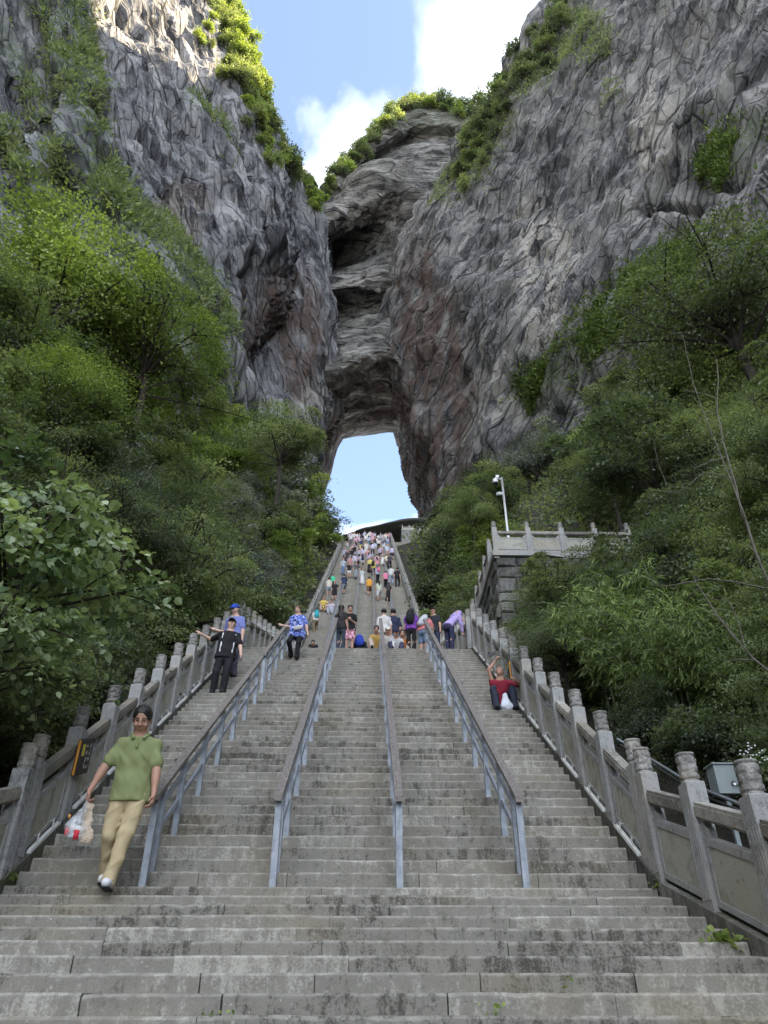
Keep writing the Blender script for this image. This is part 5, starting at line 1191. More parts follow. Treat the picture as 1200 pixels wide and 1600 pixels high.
def make_person(label, group, base, J, lod, skin, top, bottom, shoes=(.03, .03, .03), hair=(.015, .013, .012), sleeve=.55, legs='long', long_hair=False, cap=None, bald=0.0, face=True, share=None, rz=0.0, curlL=.5, curlR=.5, towL=None, towR=None, top_kind='cloth', bottom_kind='cloth', belly=0.0, skirt=False, hem=.0, scarf=None, pack=None, tuck=False):
    """one person: body mesh (skin) with clothing, shoes and hair as parts. lod 0 far, 1 middle, 2 near"""
    h = {0: .030, 1: .0165, 2: .0088}[lod]; s = J['s']; root = empty('person', base, rz); tag(root, label, 'person', group); out = {}
    def part(name, key, sdf, mat, fold=None, hh=None):
        k = (share, key)
        if share is not None and k in _share: me = _share[k]
        else:
            V, F = sdf().mesh(hh or h, fold); me = mesh_np(name, V, F, [mat], smooth=True)
            if share is not None: _share[k] = me
        o = obj(name, me, root)
        if share is not None: o.material_slots[0].link = 'OBJECT'; o.material_slots[0].material = mat
        out[name] = o; return o
    def body():
        S = SDF(); head_sdf(S, J, lod); torso(S, J, -.022)
        for nm in 'LR':
            S.cone(J['sh' + nm], J['el' + nm], .046 * s, .039 * s, .03); S.cone(J['el' + nm], J['wr' + nm], .040 * s, .026 * s, .02)
            S.cone(J['el' + nm] + (J['wr' + nm] - J['el' + nm]) * .15, J['el' + nm] + (J['wr' + nm] - J['el' + nm]) * .5, .043 * s, .033 * s, .02)
            hand_sdf(S, J, nm, lod, curlL if nm == 'L' else curlR, towL if nm == 'L' else towR)
            S.cone(J['hp' + nm], J['kn' + nm], .082 * s, .054 * s, .03); S.cone(J['kn' + nm], J['an' + nm], .053 * s, .036 * s, .03)
            S.cone(J['kn' + nm] + (J['an' + nm] - J['kn' + nm]) * .12 - J['f'] * .012, J['kn' + nm] + (J['an' + nm] - J['kn' + nm]) * .5 - J['f'] * .008, .056 * s, .040 * s, .03)
        return S
    part('body', 'body', body, cloth(skin, 'skin'))
    fold = None
    if lod >= 1:
        def fold(P, a=J['ch']):
            q = (P - a); return .009 * vnoise(np.c_[q[:, 0] * 9, q[:, 1] * 9, q[:, 2] * 16 + q[:, 0] * 16], 5) + .007 * vnoise(np.c_[q[:, 0] * 22, q[:, 1] * 16, q[:, 2] * 9], 9)
    def shirt():
        S = SDF(); torso(S, J, .012, belly=belly)
        S.cone(J['hc'] + J['up'] * (.06) * s, J['hc'] - J['up'] * (.05 + hem) * s, .186 * J['build'] * s, .196 * J['build'] * s, .03, (J['fw'], .73))
        for nm in 'LR':
            a, e = J['sh' + nm], J['el' + nm]; w_ = J['wr' + nm]; q = a + (e - a) * min(1, sleeve / .55 * .62) if sleeve <= .9 else w_
            if sleeve > .9: S.cone(a, e, .066 * s, .055 * s, .03); S.cone(e, e + (w_ - e) * .93, .056 * s, .040 * s, .02)
            else: S.cone(a - J['up'] * .012 * s, q, .056 * s, .062 * s, .035)
        S.cut(J['hc'] - J['up'] * (.085 + hem) * s, -J['up']); S.cut(J['nk'] - J['up'] * .004 * s, nrm(J['up'] + J['fw'] * .35))
        return S
    if not tuck or True: part('shirt', 'shirt%s' % sleeve, shirt, cloth(top, top_kind), fold)
    def trousers():
        S = SDF(); S.cone(J['hc'] + J['up'] * .06 * s, J['hc'] - J['up'] * .06 * s, .145 * J['build'] * s, .150 * J['build'] * s, .03, (J['fw'], .74))
        for nm in 'LR':
            hp_, kn, an = J['hp' + nm], J['kn' + nm], J['an' + nm]
            if legs == 'long': S.cone(hp_ + (kn - hp_) * .10, kn, .094 * s, .074 * s, .014); S.cone(kn, an + (kn - an) * .02, .073 * s, .064 * s, .02); S.cone(an + (kn - an) * .06, an - (kn - an) * .04, .062 * s, .068 * s, .02)
            else: S.cone(hp_, hp_ + (kn - hp_) * (.9 if legs == 'short' else .55), .104 * s, .098 * s, .035)
        if skirt: S.cone(J['hc'], (J['knL'] + J['knR']) / 2 - np.array([0, 0, .25 * s]), .15 * s, .23 * s, .05)
        return S
    def fold2(P):
        q = P - J['hc']; return .009 * vnoise(np.c_[q[:, 0] * 14, q[:, 1] * 14, q[:, 2] * 7 + q[:, 0] * 6], 21) + .007 * vnoise(np.c_[q[:, 0] * 9, q[:, 1] * 9, q[:, 2] * 26 - q[:, 0] * 20], 23)
    part('skirt' if skirt else 'shorts' if legs != 'long' else 'trousers', 'tr' + legs + str(skirt), trousers, cloth(bottom, bottom_kind), fold2 if lod >= 1 else None)
    for nm in 'LR':
        def shoe(nm=nm):
            S = SDF(); an, to = J['an' + nm], J['to' + nm]; S.cone(an - np.array([0, 0, .012 * s]), an - np.array([0, 0, .045 * s]), .048 * s, .042 * s, .03)
            S.cone(an - np.array([0, 0, .048 * s]) - (to - an) * .22, to + np.array([0, 0, .012 * s]), .043 * s, .040 * s, .03); S.cut(an - np.array([0, 0, .088 * s]), (0, 0, -1)); return S
        part('shoe', 'shoe' + nm, shoe, cloth(shoes, 'shoe'), None, h if lod != 1 else .013)
    M = np.stack([J['hr'], J['hf'], J['hu']], 1); s_b, s = s, J['hs']; P = lambda x, y, z: J['hd'] + (J['hr'] * x + J['hf'] * y + J['hu'] * z) * J['hs']
    if scarf is not None:
        def sc_():
            S = SDF(); S.ell(P(0, -.012, .030), np.array([.090, .108, .106]) * s, M, .03); S.cone(P(0, -.03, -.02), J['sc'] - J['fw'] * .02, .085 * s, .17 * s, .05, (J['fw'], .8)); S.ell(P(0, .115, .0), np.array([.05, .06, .07]) * s, M, .02, True); return S
        part('headscarf', 'scarf', sc_, cloth(scarf), fold)
    elif cap is not None:
        def hair_():
            S = SDF(); S.ell(P(0, -.018, .012), np.array([.080, .096, .085]) * s, M, .02); S.cut(P(0, .02, .0), J['hf']); S.cut(P(0, 0, -.05), -J['hu']); return S
        part('hair', 'capHair', hair_, cloth(hair, 'hair'))
        def cap_():
            S = SDF(); S.ell(P(0, -.012, .050), np.array([.084, .104, .078]) * s, M, .02); S.cut(P(0, 0, .036), -J['hu']); S.p.append(('e', P(0, .112, .042), np.array([.062, .070, .009]) * s, M, .012, False)); return S
        part('cap', 'cap', cap_, cloth(cap), None, min(h, .011))
    else:
        def hair_():
            S = SDF(); S.ell(P(0, -.020, .036), np.array([.083, .101, .093]) * s, M, .02)
            if long_hair: S.cone(P(0, -.06, .0), J['sc'] - J['fw'] * .09 * s - J['up'] * .10 * s, .075 * s, .070 * s, .04, (J['fw'], .6))
            S.ell(P(0, .125, -.022), np.array([.082, .092, .108]) * s, M, .015, True)
            if bald: S.ell(P(0, .06, .10), np.array([.075, .09, .06]) * s * bald, M, .015, True)
            if not long_hair: S.cut(P(0, -.03, -.040), nrm(-J['hu'] + J['hf'] * .55))
            return S
        part('hair', 'hair%s' % long_hair, hair_, cloth(hair, 'hair'), (lambda Q: .006 * vnoise(Q * np.array([60, 60, 25.]), 3)) if lod >= 1 else None)
    if lod >= 1 and face:
        for sx in (-1, 1):
            S = SDF(); S.ell(P(sx * .032, .0865, .012), np.array([.0105, .006, .0042]) * s, M); V, F = S.mesh(.0030); obj('eye', mesh_np('eye', V, F, [cloth((.03, .022, .018), 'eye')], smooth=True), root)
            S = SDF(); S.cone(P(sx * .017, .095, .032), P(sx * .048, .082, .034), .0048 * s, .0034 * s, .004); V, F = S.mesh(.0035); obj('eyebrow', mesh_np('eyebrow', V, F, [cloth(hair, 'hair')], smooth=True), root)
        S = SDF(); S.ell(P(0, .0935, -.056), np.array([.017, .006, .0035]) * s, M); V, F = S.mesh(.0035); obj('mouth', mesh_np('mouth', V, F, [cloth((skin[0] * .72, skin[1] * .5, skin[2] * .5), 'skin')], smooth=True), root)
    s = s_b
    if pack is not None:
        def pk():
            S = SDF(); c = J['ch'] + J['up'] * .06 * s - J['fw'] * .19 * s; S.cone(c - J['up'] * .15 * s, c + J['up'] * .13 * s, .155 * s, .135 * s, .03, (J['fw'], .62)); S.cone(c - J['up'] * .12 * s - J['fw'] * .06, c - J['up'] * .02 * s - J['fw'] * .06, .10 * s, .09 * s, .03, (J['fw'], .6))
            for nm in 'LR': S.cone(J['sh' + nm] * .8 + J['sc'] * .2 + J['up'] * .045 * s - J['fw'] * .06, c + (J['rt'] * (1 if nm == 'L' else -1)) * .09 * s + J['up'] * .1 * s, .022, .022, .02)
            return S
        part('backpack', 'pack', pk, cloth(pack), fold)
    return root
_share = {}
def stair_hit(px, py):
    r = ray(px, py); t = np.concatenate([np.linspace(3, 40, 6000), np.linspace(40, 130, 6000)]); P = t[:, None] * r; ok = P[:, 2] < prof(P[:, 1])
    if not ok.any() or not (2 < P[int(np.argmax(ok)), 1] < YE): return r * ((YE + .3) / r[1])
    return P[int(np.argmax(ok))]
def tread(y):
    """height of the tread under y"""
    if y < Y0: k = math.ceil((Y0 - y) / TL - 1e-6); return Z0 - k * RL
    if y < YT + TA: return Z0 + math.floor((y - Y0) / TA + 1e-6) * RA
    if y >= YE: return ZE
    if y < YF: return ZT + max(0, math.floor((y - YT - TA - .03) / TG)) * RG
    return ZF + math.floor((y - YF) / TF + 1e-6) * RF
# ---------------------------------------------------------------- man in the green polo shirt
def on_tread(px, Y, z=None):
    z = tread(Y) if z is None else z; r = ray(px, 1000); 
    # x such that the point (x, Y, z) shows at px: solve (P.R)/(P.F) = u
    u = (px - 600) / FPX; x = (u * (Y * CF[1] + z * CF[2]) - Y * CR[1]) / (CR[0] - u * CF[0]); return np.array([x, Y, z])
def L(px, py, Y, base): return pY(px, py, Y) - base
Yg = 7.50; base = on_tread(157, Yg); bz = base[2]
up1 = np.array([-.055, .29, RL + .0])                       # the rear foot still on the step above
J = figure(1.70, face=.16, hip=(.075, .10, .93), fwd=.02, side=-.02, footL=(.055, -.03, 0), footR=(-.085, .31, RL), head_pitch=.54, head_yaw=-.02,
           handR=L(129, 1252, Yg - .06, base), handL=L(240, 1243, Yg + .02, base), elbR=(-.9, .35, 0), elbL=(.9, .5, 0), build=.99, head=1.17)
man = make_person('man in a green polo shirt and khaki trousers walking down with carrier bags', None, base, J, 2, SK2, (.235, .268, .118), (.52, .42, .25), shoes=(.72, .73, .75), hair=(.016, .014, .013), sleeve=.66, curlR=1.05, curlL=.55, towR=(-.05, -.1, -1), towL=(-.02, -.15, -1), hem=.03)
s_ = J['hs']; P = lambda x, y, z: J['hd'] + (J['hr'] * x + J['hf'] * y + J['hu'] * z) * s_
def loop(c, a, b_, ra, rb, k=18, r=.0016):
    t = np.linspace(0, 2 * math.pi, k + 1); return c + np.outer(np.cos(t), a) * ra + np.outer(np.sin(t), b_) * rb
b = MB()
for sx in (-1, 1):
    b.tube(loop(P(sx * .034, .108, .008), J['hr'], J['hu'], .026, .019), .0013, 5, False); b.tube([P(sx * .060, .104, .012), P(sx * .078, .05, .012), P(sx * .079, -.01, .008)], .0017, 5, False)
b.tube([P(-.009, .110, .012), P(0, .113, .014), P(.009, .110, .012)], .0018, 5, False); obj('glasses', b.mesh('glasses', M_black, True), man)
# polo collar and placket
S = SDF(); nb = J['nk'] + J['up'] * .0
for sx in (-1, 1): S.cone(nb - J['fw'] * .072 + J['up'] * .030, nb + J['rt'] * sx * .078 + J['up'] * .014, .018, .020, .01); S.cone(nb + J['rt'] * sx * .078 + J['up'] * .014, nb + J['fw'] * .112 + J['rt'] * sx * .052 - J['up'] * .050, .021, .017, .01, (J['fw'], .7))
V, F = S.mesh(.006); obj('collar', mesh_np('collar', V, F, [cloth((.25, .31, .135))], smooth=True), man)
S = SDF(); S.cone(J['nk'] + J['fw'] * .098 - J['up'] * .055, J['nk'] + J['fw'] * .128 - J['up'] * .15, .014, .013, .005, (J['fw'], .5)); V, F = S.mesh(.006); obj('placket', mesh_np('placket', V, F, [cloth((.19, .245, .092))], smooth=True), man)
for nm in 'LR':     # dark shoe soles
    S = SDF(); an, to = J['an' + nm], J['to' + nm]; S.cone(an - np.array([0, 0, .080]) - (to - an) * np.array([.25, .25, 0]), to * np.array([1, 1, 0]) + np.array([0, 0, an[2] - .080]), .046, .043, .01, (np.array([0, 0, 1.]), .25)); V, F = S.mesh(.008); obj('sole', mesh_np('sole', V, F, [cloth((.05, .05, .055))], smooth=True), man)
# carrier bag: thin clear film with things inside
hnd = base + J['wrR'] + np.array([0, -.02, -.085])
g = G('clear_film'); pp = g.n('ShaderNodeTexCoord', out='Object'); n1 = g.noise(pp, 14.0, 4.0, .6)
bs = g.n('ShaderNodeBsdfPrincipled', Base_Color=(.86, .88, .92, 1), Roughness=.22, Specular_IOR_Level=.7, Normal=g.bump(n1, .6, .01)); tr = g.n('ShaderNodeBsdfTransparent')
g.nt.links.new(g.n('ShaderNodeMixShader', i0=g.ramp(n1, (.40, .10), (.66, .55)), i1=tr, i2=bs), g.out.inputs[0]); M_film = g.m
bag = empty('carrier_bag', hnd); bag.scale = (.85, .85, .85); tag(bag, 'clear plastic carrier bag with white packets in the green-shirted man\'s hand', 'bag')
S = SDF(); c0 = np.array([-.075, .02, -.33])
S.cone((-.02, .0, -.13), c0 + [0, 0, .04], .035, .095, .05, (np.array([0, 1., 0]), .6)); S.cone(c0 + [-.03, 0, .03], c0 + [.04, 0, -.01], .085, .085, .05, (np.array([0, 1., 0]), .62)); S.cone((0, 0, -.01), (-.03, .0, -.15), .010, .035, .02); S.cone((0, -.012, -.01), (.02, -.02, -.14), .008, .025, .02)
V, F = S.mesh(.011, lambda Q: .010 * vnoise(Q * 22, 2)); obj('film', mesh_np('film', V, F, [M_film], smooth=True), bag)
for q, (o, r_, col) in enumerate(((( -.02, 0, .03), (.045, .04, .045), (.78, .77, .74)), ((.045, .01, .01), (.04, .035, .05), (.74, .74, .73)), ((-.075, 0, -.01), (.03, .03, .05), (.70, .12, .13)), ((.01, -.02, -.055), (.075, .03, .026), (.62, .70, .76)))):
    S = SDF(); S.ell(c0 + o, r_); V, F = S.mesh(.010, lambda Q: .005 * vnoise(Q * 30, q)); obj('packet', mesh_np('packet', V, F, [cloth(col)], smooth=True), bag)
b = MB(); b.lathe([(.001, .032), (.014, .03), (.014, 0), (.001, -.01)], c0 + [-.085, -.01, .135], 10); obj('bottle_cap', b.mesh('bottle_cap', cloth((.75, .36, .10)), True), bag)
b = MB(); b.lathe([(.001, .05), (.029, .045), (.029, -.045), (.001, -.05)], c0 + [.045, -.045, -.05], 12); obj('red_label', b.mesh('red_label', cloth((.62, .04, .06)), True), bag)
tote = empty('tote_bag', hnd); tote.scale = (.8, .8, .85); tag(tote, 'beige spotted cloth bag hanging beside the clear carrier bag', 'bag')
g = G('spotted_cloth'); pp = g.n('ShaderNodeTexCoord', out='Object'); vo = g.n('ShaderNodeTexVoronoi', out='Distance', Vector=pp, Scale=42.0)
M_spot = g.bsdf(g.mix(g.ramp(vo, (.20, 1.0), (.28, 0.0)), (.60, .50, .38), (.30, .12, .10)), .9)
S = SDF(); S.cone((.035, .03, -.06), (.055, .05, -.40), .045, .075, .03, (np.array([0, 1., 0]), .35)); S.cone((.0, .0, .0), (.035, .02, -.09), .010, .03, .03); V, F = S.mesh(.011, lambda Q: .008 * vnoise(Q * 18, 4)); obj('bag_body', mesh_np('bag_body', V, F, [M_spot], smooth=True), tote)

# ---------------------------------------------------------------- people on the upper half of the main flight
def stand(px, py_feet, head_py, **kw):
    b0 = stair_hit(px, py_feet); Y = b0[1] + .12; z = tread(Y); base = on_tread(px, Y, z)
    return base, Y
def height_for(base, px, top_py):
    r = ray(px, top_py); return r[2] * base[1] / r[1] - base[2]
# man in black leaning on the balustrade, arm stretched out
base, Y = stand(338, 1080, 963); H = height_for(base, 360, 963)
J = figure(H, face=.12, hip=(.06, .10, .90 * H / 1.72), side=.06, fwd=-.08, footL=(.11, 0, 0), footR=(-.10, .06, 0), head_pitch=-.05, handR=L(315, 991, Y + .10, base), elbR=(-.1, 1, -.35), handL=L(377, 1027, Y - .05, base), elbL=(.8, .5, 0), build=1.06)
pm = make_person('man in black polo with white side stripes and black cap, arm on the balustrade', None, base, J, 1, SK3, (.014, .014, .016), (.016, .016, .019), cap=(.018, .018, .020), sleeve=.75, hem=.02, curlR=.15, belly=.05)
for sx in (-1, 1):
    S = SDF(); S.cone(J['sh' + ('L' if sx > 0 else 'R')] - J['rt'] * sx * .045 - J['up'] * .03 + J['fw'] * .082, J['hc'] + J['rt'] * sx * .120 + J['up'] * .02 + J['fw'] * .112, .018, .021, .01, (J['fw'], .7)); V, F = S.mesh(.010); obj('stripe', mesh_np('stripe', V, F, [cloth((.70, .70, .72))], smooth=True), pm)
b = MB(); q = base + J['wrL'] + [0.0, -.05, -.10]; b.bar((0, 0, .06), (.01, -.02, -.07), .07, .012, (0, 1, 0)); tag(obj('phone', b.mesh('phone', M_black), loc=q), 'black phone in the hand of the man in black', 'phone')
# man with the blue cap behind him
base, Y = stand(357, 1058, 950); base = on_tread(358, Y); H = height_for(base, 357, 949)
J = figure(H, face=-.25, fwd=.10, head_pitch=.35, head_yaw=-.2, handR=L(337, 984, Y + .1, base), elbR=(-.5, .3, -.6), build=1.12)
make_person('man in a violet-blue shirt and blue cap behind the man in black', None, base, J, 1, SK3, (.20, .23, .52), (.05, .05, .07), cap=(.03, .08, .48), sleeve=.7)
# woman in the floral blouse
base, Y = stand(459, 1031, 948); H = height_for(base, 458, 948)
J = figure(H, face=-.12, hip=(.03, .02, .90 * H / 1.72), fwd=.05, footL=(.08, -.10, 0), footR=(-.10, .14, RA), head_pitch=.5, head_yaw=-.15, handR=L(441, 977, Y - .02, base), elbR=(-.1, .3, -1), handL=L(483, 998, Y - .05, base), build=1.22)
make_person('woman in a blue floral blouse and black trousers holding the steel handrail', None, base, J, 1, SK3, (.075, .12, .40), (.012, .012, .014), hair=(.13, .075, .045), sleeve=.62, top_kind='print', hem=.10, belly=.08)
S = SDF(); S.cone((-.06, 0, .0), (.07, -.02, .015), .060, .060, .03, (np.array([0, 1., 0]), .45)); V, F = S.mesh(.014); o = obj('handbag', mesh_np('handbag', V, F, [cloth((.50, .48, .47))], smooth=True), loc=base + J['hc'] + [.03, -.20, .03]); tag(o, 'small pale grey handbag at the hip of the woman in the floral blouse', 'bag')
b = MB(); hc = J['hc'] + [.03, -.20, .03]; pts = [np.array([-.1, 0, .06]), J['ch'] - hc + J['fw'] * .13, J['shL'] - hc + J['up'] * .05, J['ch'] - hc - J['fw'] * .12 + J['rt'] * .1]; b.tube(catmull(np.array(pts), 12, 0), .008, 5, False); obj('strap', b.mesh('strap', cloth((.40, .36, .33)), True), o)
# seated man raising a camera
b0 = stair_hit(790, 1110); Yf = b0[1] + .10; base = on_tread(792, Yf); bz = base[2]
seat = np.array([-.02, TA + .14, RA + .075]); s4 = .96
J = figure(1.54, face=-.10, hip=seat, fwd=.36, footL=(.17, .02, 0), footR=(-.17, .02, 0), kneeL=(.35, -1, .6), kneeR=(-.35, -1, .6), head_pitch=-.62, head_yaw=-.25, handR=L(774, 1032, Yf + .16, base), elbR=(-1, .0, -.5), handL=seat + [.22, -.42, .33], elbL=(.9, .2, -.3), build=1.0)
make_person('seated man in a maroon polo shirt holding a camera up over his head', None, base, J, 1, SK2, (.27, .022, .045), (.028, .034, .055), shoes=(.03, .03, .032), hair=(.22, .20, .19), bald=1.0, sleeve=.62, curlR=.9)
q = base + J['wrR'] + [-.07, -.05, .10]; cb_ = empty('camera', q); tag(cb_, 'black pocket camera in the raised hand of the seated man', 'camera')
b = MB(); b.bar((-.07, .01, -.02), (.06, -.01, .035), .035, .062, (0, 0, 1)); obj('camera_body', b.mesh('camera_body', M_black), cb_); b = MB(); b.tube([(-.02, 0, 0), (-.05, .05, .06)], .022, 10); obj('lens', b.mesh('lens', M_black, True), cb_)
S = SDF(); S.cone((0, 0, .09), (.0, .02, .30), .105, .045, .05, (np.array([0, 1., 0]), .75)); S.ell((.0, 0, .08), (.115, .085, .09)); V, F = S.mesh(.013, lambda Q: .014 * vnoise(Q * 17, 6)); tag(obj('plastic_sack', mesh_np('plastic_sack', V, F, [cloth((.66, .70, .76), 'film')], smooth=True), loc=base + [.0, .0, -.0]), 'crumpled white plastic bag between the seated man\'s feet', 'bag')
# ---------------------------------------------------------------- group on the crest
def crest(label, px, top_py, Y, face, top, bottom, H=None, feet=None, **kw):
    mk = {k: kw.pop(k) for k in list(kw) if k in ('shoes', 'hair', 'sleeve', 'legs', 'long_hair', 'cap', 'bald', 'top_kind', 'bottom_kind', 'scarf', 'pack', 'skirt', 'belly', 'hem')}
    skin = kw.pop('skin', SK1); base = on_tread(px, Y); H = H or min(1.86, max(1.45, height_for(base, px, top_py))); hl, hr_ = kw.pop('hL', None), kw.pop('hR', None)
    if hl: kw['handL'] = L(*hl, Y + kw.pop('dL', -.2), base)
    if hr_: kw['handR'] = L(*hr_, Y + kw.pop('dR', -.2), base)
    kw.pop('dL', 0); kw.pop('dR', 0)
    return make_person(label, None, base, figure(H, face=face, **kw), 1, skin, top, bottom, **mk)
PI = math.pi
crest('woman with long dark hair and jeans standing with her back turned at the crest', 531, 952, 18.75, PI - .5, (.035, .030, .032), (.045, .060, .085), long_hair=True, hL=(541, 990), dL=-.05)
crest('young man in black T-shirt and floral shorts looking at his phone at the crest', 545, 948, 18.8, .05, (.013, .013, .015), (.32, .12, .16), legs='short', bottom_kind='print', head_pitch=.55, handL=(.05, -.17, .95), handR=(-.05, -.18, .97))
crest('person in a white shirt climbing away just beyond the crest', 600, 966, 20.4, PI, (.62, .60, .58), (.07, .07, .09), sleeve=.7, H=1.58)
crest('person in navy top and light jeans seen from behind beyond the crest', 615, 956, 20.8, PI, (.030, .036, .075), (.30, .38, .48), long_hair=False, sleeve=.75, H=1.66)
crest('person in a purple top with a black backpack at the crest', 643, 958, 19.0, PI - .25, (.20, .06, .36), (.015, .015, .017), pack=(.014, .014, .016), hair=(.015, .013, .013), fwd=.18, head_pitch=.3)
crest('person in a red checked shirt with a grey backpack bending over the rail', 662, 957, 18.9, PI - .6, (.62, .20, .20), (.16, .22, .33), legs='short', pack=(.52, .53, .55), fwd=.55, head_pitch=.2, hL=(684, 985), dL=-.2)
crest('person in a dark shirt behind the rightmost steel handrail', 681, 962, 19.4, -.4, (.03, .034, .045), (.04, .05, .09), cap=(.02, .02, .025), fwd=.15)
crest('woman in lavender headscarf leaning over the right balustrade', 703, 958, 19.0, PI - .9, (.42, .33, .62), (.03, .035, .075), sleeve=1.0, scarf=(.42, .33, .62), fwd=.75, head_pitch=.1, hL=(722, 966), dL=.2, H=1.62)
def sitter(label, px, Y, top, bottom, face=0.0, **kw):
    base = on_tread(px, Y); J = figure(1.52, face=face, hip=np.array([0, .22, .13]), fwd=kw.pop('fwd', .55), footL=(.12, -.30 if abs(face) < 1.6 else .6, -.04), footR=(-.12, -.30 if abs(face) < 1.6 else .6, -.04), head_pitch=kw.pop('pitch', .25), kneeL=(.3, -1, .8), kneeR=(-.3, -1, .8))
    return make_person(label, None, base, J, 1, SK1, top, bottom, **kw)
sitter('seated person in a mustard top by the third handrail at the crest', 588, 18.95, (.55, .36, .10), (.50, .42, .36))
sitter('seated woman in a white sun hat between the handrails at the crest', 606, 19.0, (.62, .60, .56), (.6, .58, .55), cap=(.68, .65, .58))
sitter('seated person in a navy cap and white shirt at the crest', 619, 18.9, (.60, .60, .60), (.05, .05, .09), cap=(.018, .022, .06))
sitter('seated person in an orange top right of the navy cap', 629, 19.2, (.70, .22, .05), (.40, .30, .25))
sitter('seated person in black with a blue backpack beside the young man', 561, 18.95, (.02, .02, .022), (.03, .03, .04), face=PI, pack=(.03, .06, .40))
kid = sitter('seated child with black hair just showing over the edge at left', 489, 18.75, (.02, .02, .022), (.03, .03, .03), fwd=1.15)
kid.scale = (.6, .6, .6)
# ---------------------------------------------------------------- people on the far flight
_tm = {}
def far(label, px, py, back, top, bottom, legs='long', sit=False, skirt=False, long_hair=False, H=1.68, pack=None, hair=(.016, .014, .013), group=None, pose=0, cap=None, skin=SK1, shoes=(.05, .05, .055)):
    b0 = stair_hit(px, py); Y = b0[1] + .12; base = on_tread(px, Y); rr = random.Random(int(px * 31 + py * 7))
    key = ('sit' if sit else 'st%d' % pose, legs, skirt, long_hair, pack is not None, cap is not None)
    if key not in _tm:
        if sit: _tm[key] = figure(1.66, hip=(0, .32, .42), fwd=.3, footL=(.13, -.05, 0), footR=(-.13, -.05, 0), kneeL=(.3, -1, .7), kneeR=(-.3, -1, .7), head_pitch=.2, handL=(.14, -.10, .62), handR=(-.14, -.10, .62))
        elif pose == 0: _tm[key] = figure(1.68, hip=(0, -.02, .90), fwd=.10, footL=(.09, -.02, 0), footR=(-.09, -.22, .16))
        elif pose == 1: _tm[key] = figure(1.68, hip=(0, .0, .92), fwd=.02, head_pitch=.15, footL=(.10, -.12, 0), footR=(-.09, .05, 0), handL=(.14, -.22, 1.12))
        else: _tm[key] = figure(1.68, fwd=.05, footL=(.12, .02, 0), footR=(-.08, -.04, 0), handL=(.30, -.05, .98), elbL=(.6, .6, 0))
    rz = (PI if back else 0.0) + rr.uniform(-.35, .35)
    o = make_person(label, group, base, _tm[key], 0, skin, top, bottom, shoes, hair, legs=legs, skirt=skirt, long_hair=long_hair, share=key, rz=rz, pack=pack, cap=cap)
    o.scale = (H / 1.68 * rr.uniform(.97, 1.03),) * 3
    return o
W, BK, NV, DN = (.62, .61, .60), (.018, .018, .020), (.03, .045, .10), (.20, .28, .40)
far('person in navy T-shirt and grey shorts climbing the left lane of the far flight', 537.5, 929, 1, NV, (.20, .23, .28), 'short', H=1.75)
far('person in orange T-shirt and brown shorts climbing the far flight', 577, 931, 1, (.72, .34, .05), (.17, .11, .07), 'short', H=1.72)
far('person in pale green top and white shorts climbing the far flight', 592.5, 939, 1, (.48, .52, .42), (.58, .60, .66), 'short', long_hair=True)
far('person in a black dress with long hair near the rightmost rail of the far flight', 607.5, 940, 1, (.05, .045, .045), BK, 'short', skirt=True, long_hair=True, H=1.62)
far('man in black climbing alone at the right side of the far flight', 620.6, 917.5, 1, BK, (.022, .024, .03), H=1.78)
far('person in pink T-shirt and black trousers on the far flight', 603, 917.5, 1, (.72, .22, .34), BK)
far('person in white T-shirt and pale jeans beside the pink T-shirt', 610.6, 912.5, 1, W, (.34, .44, .56), H=1.74)
far('person in pale blue shirt with a pink sling bag on the far flight', 590.6, 911, 1, (.40, .48, .66), BK, pack=(.66, .20, .26))
far('person in yellow with a black backpack on the far flight', 583, 900, 1, (.60, .50, .12), (.05, .05, .06), pack=BK)
far('person in wide white trousers and pale top on the far flight', 565.6, 914, 0, (.46, .50, .52), W, skirt=True, long_hair=True, H=1.64, pose=1)
far('person in a long grey dress on the far flight', 556, 905, 0, (.10, .10, .11), (.24, .26, .28), skirt=True, long_hair=True, pose=2)
far('person in black top and white shorts on the far flight', 545, 904, 0, BK, W, 'hot', long_hair=True, pose=1, H=1.62)
far('person in blue denim overalls coming down the left lane', 535.6, 899, 0, (.42, .50, .60), (.17, .26, .44), long_hair=True, pose=1)
far('person in white shirt with a dark sling bag on the left lane', 566, 889, 1, (.56, .60, .70), (.34, .30, .22), pack=(.04, .04, .08))
far('person in yellow top and black skirt near the middle rail', 577.5, 895, 0, (.68, .58, .18), BK, 'short', skirt=True, long_hair=True, pose=2)
far('person sitting on the steps in a pale pink top', 589, 888, 0, (.64, .48, .46), (.52, .30, .26), sit=True)
far('man in dark shirt and trousers high on the right lane', 609, 889, 1, (.045, .05, .065), (.05, .05, .06), H=1.76)
far('person in a white skirt high on the right lane', 598, 884, 0, (.30, .26, .26), W, 'short', skirt=True, long_hair=True, pose=1)
far('person in lavender shirt and dark shorts high at the right rail', 612, 875, 1, (.50, .46, .68), (.05, .05, .09), 'short')
far('person in pale blue top high on the right lane', 605, 869, 0, (.55, .60, .72), (.42, .30, .26), 'short', pose=2)
far('person in olive top and grey trousers high on the far flight', 596, 870, 0, (.34, .36, .20), (.22, .24, .27), pose=1)
far('person in lilac shirt and dark trousers high by the middle rail', 582, 867, 1, (.52, .50, .70), (.05, .05, .08))
far('person in a long cream dress high on the far flight', 572, 866, 0, (.66, .62, .48), (.64, .60, .44), skirt=True, long_hair=True, pose=2)
far('person in yellow trousers and navy top high on the far flight', 564, 860, 1, NV, (.66, .58, .22))
far('left one of two people in jeans high on the left lane', 550.5, 871, 0, (.60, .36, .38), DN, pose=1)
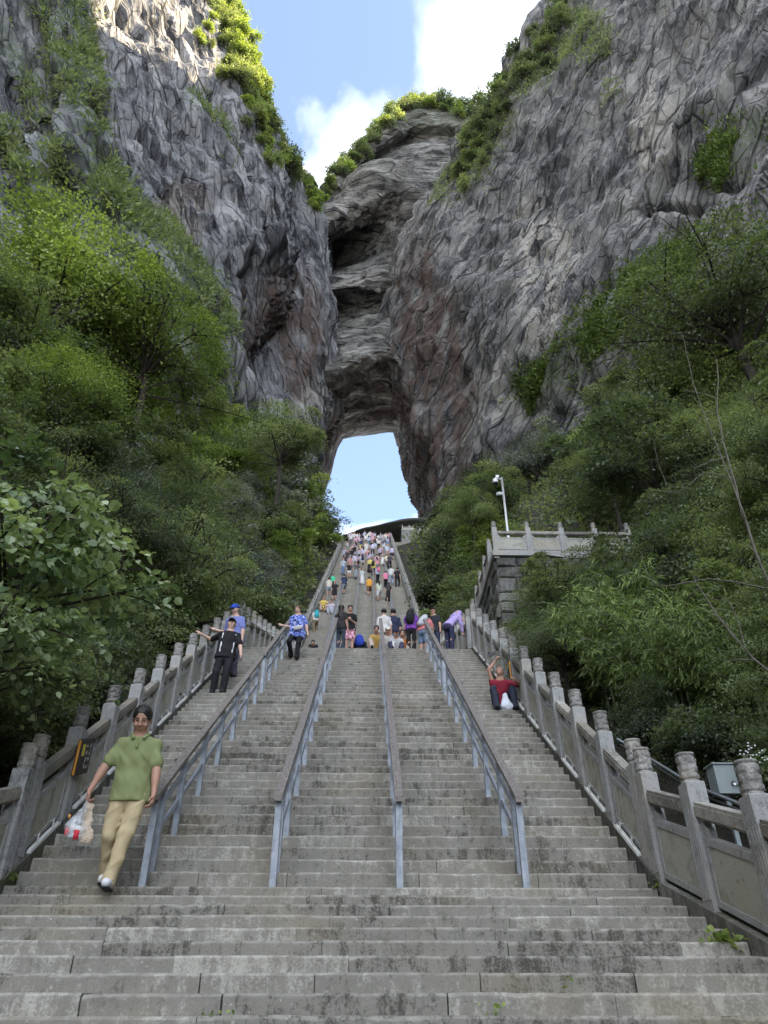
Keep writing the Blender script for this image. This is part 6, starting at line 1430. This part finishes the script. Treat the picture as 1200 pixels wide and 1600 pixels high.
far('right one of two people in jeans high on the left lane', 555, 871, 0, (.66, .62, .62), (.26, .34, .46), long_hair=True, pose=2)
far('person in grey-blue shirt and white cap on the left lane', 538, 877, 0, (.34, .38, .50), (.08, .08, .10), cap=W, pose=1)
far('person in black beside the white-capped person', 542, 881, 0, (.06, .05, .05), (.05, .05, .06), long_hair=True, pose=2)
far('child in white sitting high at the left balustrade', 542.5, 855, 0, W, W, sit=True, H=1.3, cap=W)
far('person in cream shirt and denim shorts at the far left balustrade', 513, 931, 1, (.62, .57, .48), (.30, .42, .58), 'hot')
far('child in a bright green T-shirt at the far left balustrade', 519.5, 921, 1, (.06, .52, .30), BK, 'short', H=1.45)
far('woman in black sleeveless top on the left lane of the far flight', 522, 938, 0, BK, BK, 'short', long_hair=True, pose=2, H=1.62)
far('person in white T-shirt with a teal backpack beside the left handrail', 492.5, 987, 1, W, (.22, .17, .10), pack=(.04, .40, .44), H=1.62)
far('person in yellow top sitting by the far left balustrade', 505, 957, 0, (.72, .58, .10), (.58, .40, .34), sit=True, long_hair=True)
far('person in lilac top sitting beside the yellow top', 516, 960, 0, (.58, .56, .70), (.52, .56, .62), sit=True, cap=None)
far('person in a striped pale top just below the crowd at the left lane', 560.5, 879, 1, (.42, .40, .44), (.16, .17, .20))
CN = {}
def cname(c):
    r_, g_, b_ = c; m = max(c); d = m - min(c)
    if m < .06: return 'black'
    if d < .10 * max(m, .3): return 'white' if m > .5 else 'grey'
    return 'pink' if r_ == m and b_ > g_ else 'cream' if r_ == m and g_ > .45 else 'red' if r_ == m else 'lilac' if r_ > g_ else 'blue'
rr = random.Random(9); cols = [W, (.60, .36, .44), (.56, .50, .60), (.66, .62, .60), (.46, .50, .62), BK, (.56, .28, .30), (.30, .32, .36), (.68, .66, .50), (.46, .40, .56)]
for k in range(34):
    px = 545 + 66 * (k + rr.random()) / 34; py = rr.uniform(843, 856)
    tc, bc, lg = rr.choice(cols), rr.choice([BK, DN, W, (.12, .12, .15), (.3, .3, .34)]), rr.choice(['long', 'long', 'short'])
    far('person in %s top and %s %s in the dense crowd at the stair top' % (cname(tc), cname(bc), 'trousers' if lg == 'long' else 'shorts'), px, py, rr.random() < .7, tc, bc, lg, long_hair=rr.random() < .4, group='crowd at the top of the stairs', pose=rr.randrange(3), H=rr.uniform(1.55, 1.78))
for k in range(26):
    py = rr.uniform(857, 897); wx = (953 - py) / (953 - 846.7); px = 571 + 5 * wx + (rr.random() - .5) * (138 - 72 * wx) * .92
    tc, bc, lg = rr.choice(cols), rr.choice([BK, DN, W, (.12, .12, .15), (.3, .3, .34)]), rr.choice(['long', 'long', 'short'])
    far('person in %s top and %s %s in the loose crowd high on the far flight' % (cname(tc), cname(bc), 'trousers' if lg == 'long' else 'shorts'), px, py, rr.random() < .75, tc, bc, lg, long_hair=rr.random() < .4, group='loose crowd on the far flight', pose=rr.randrange(3), H=rr.uniform(1.55, 1.78))
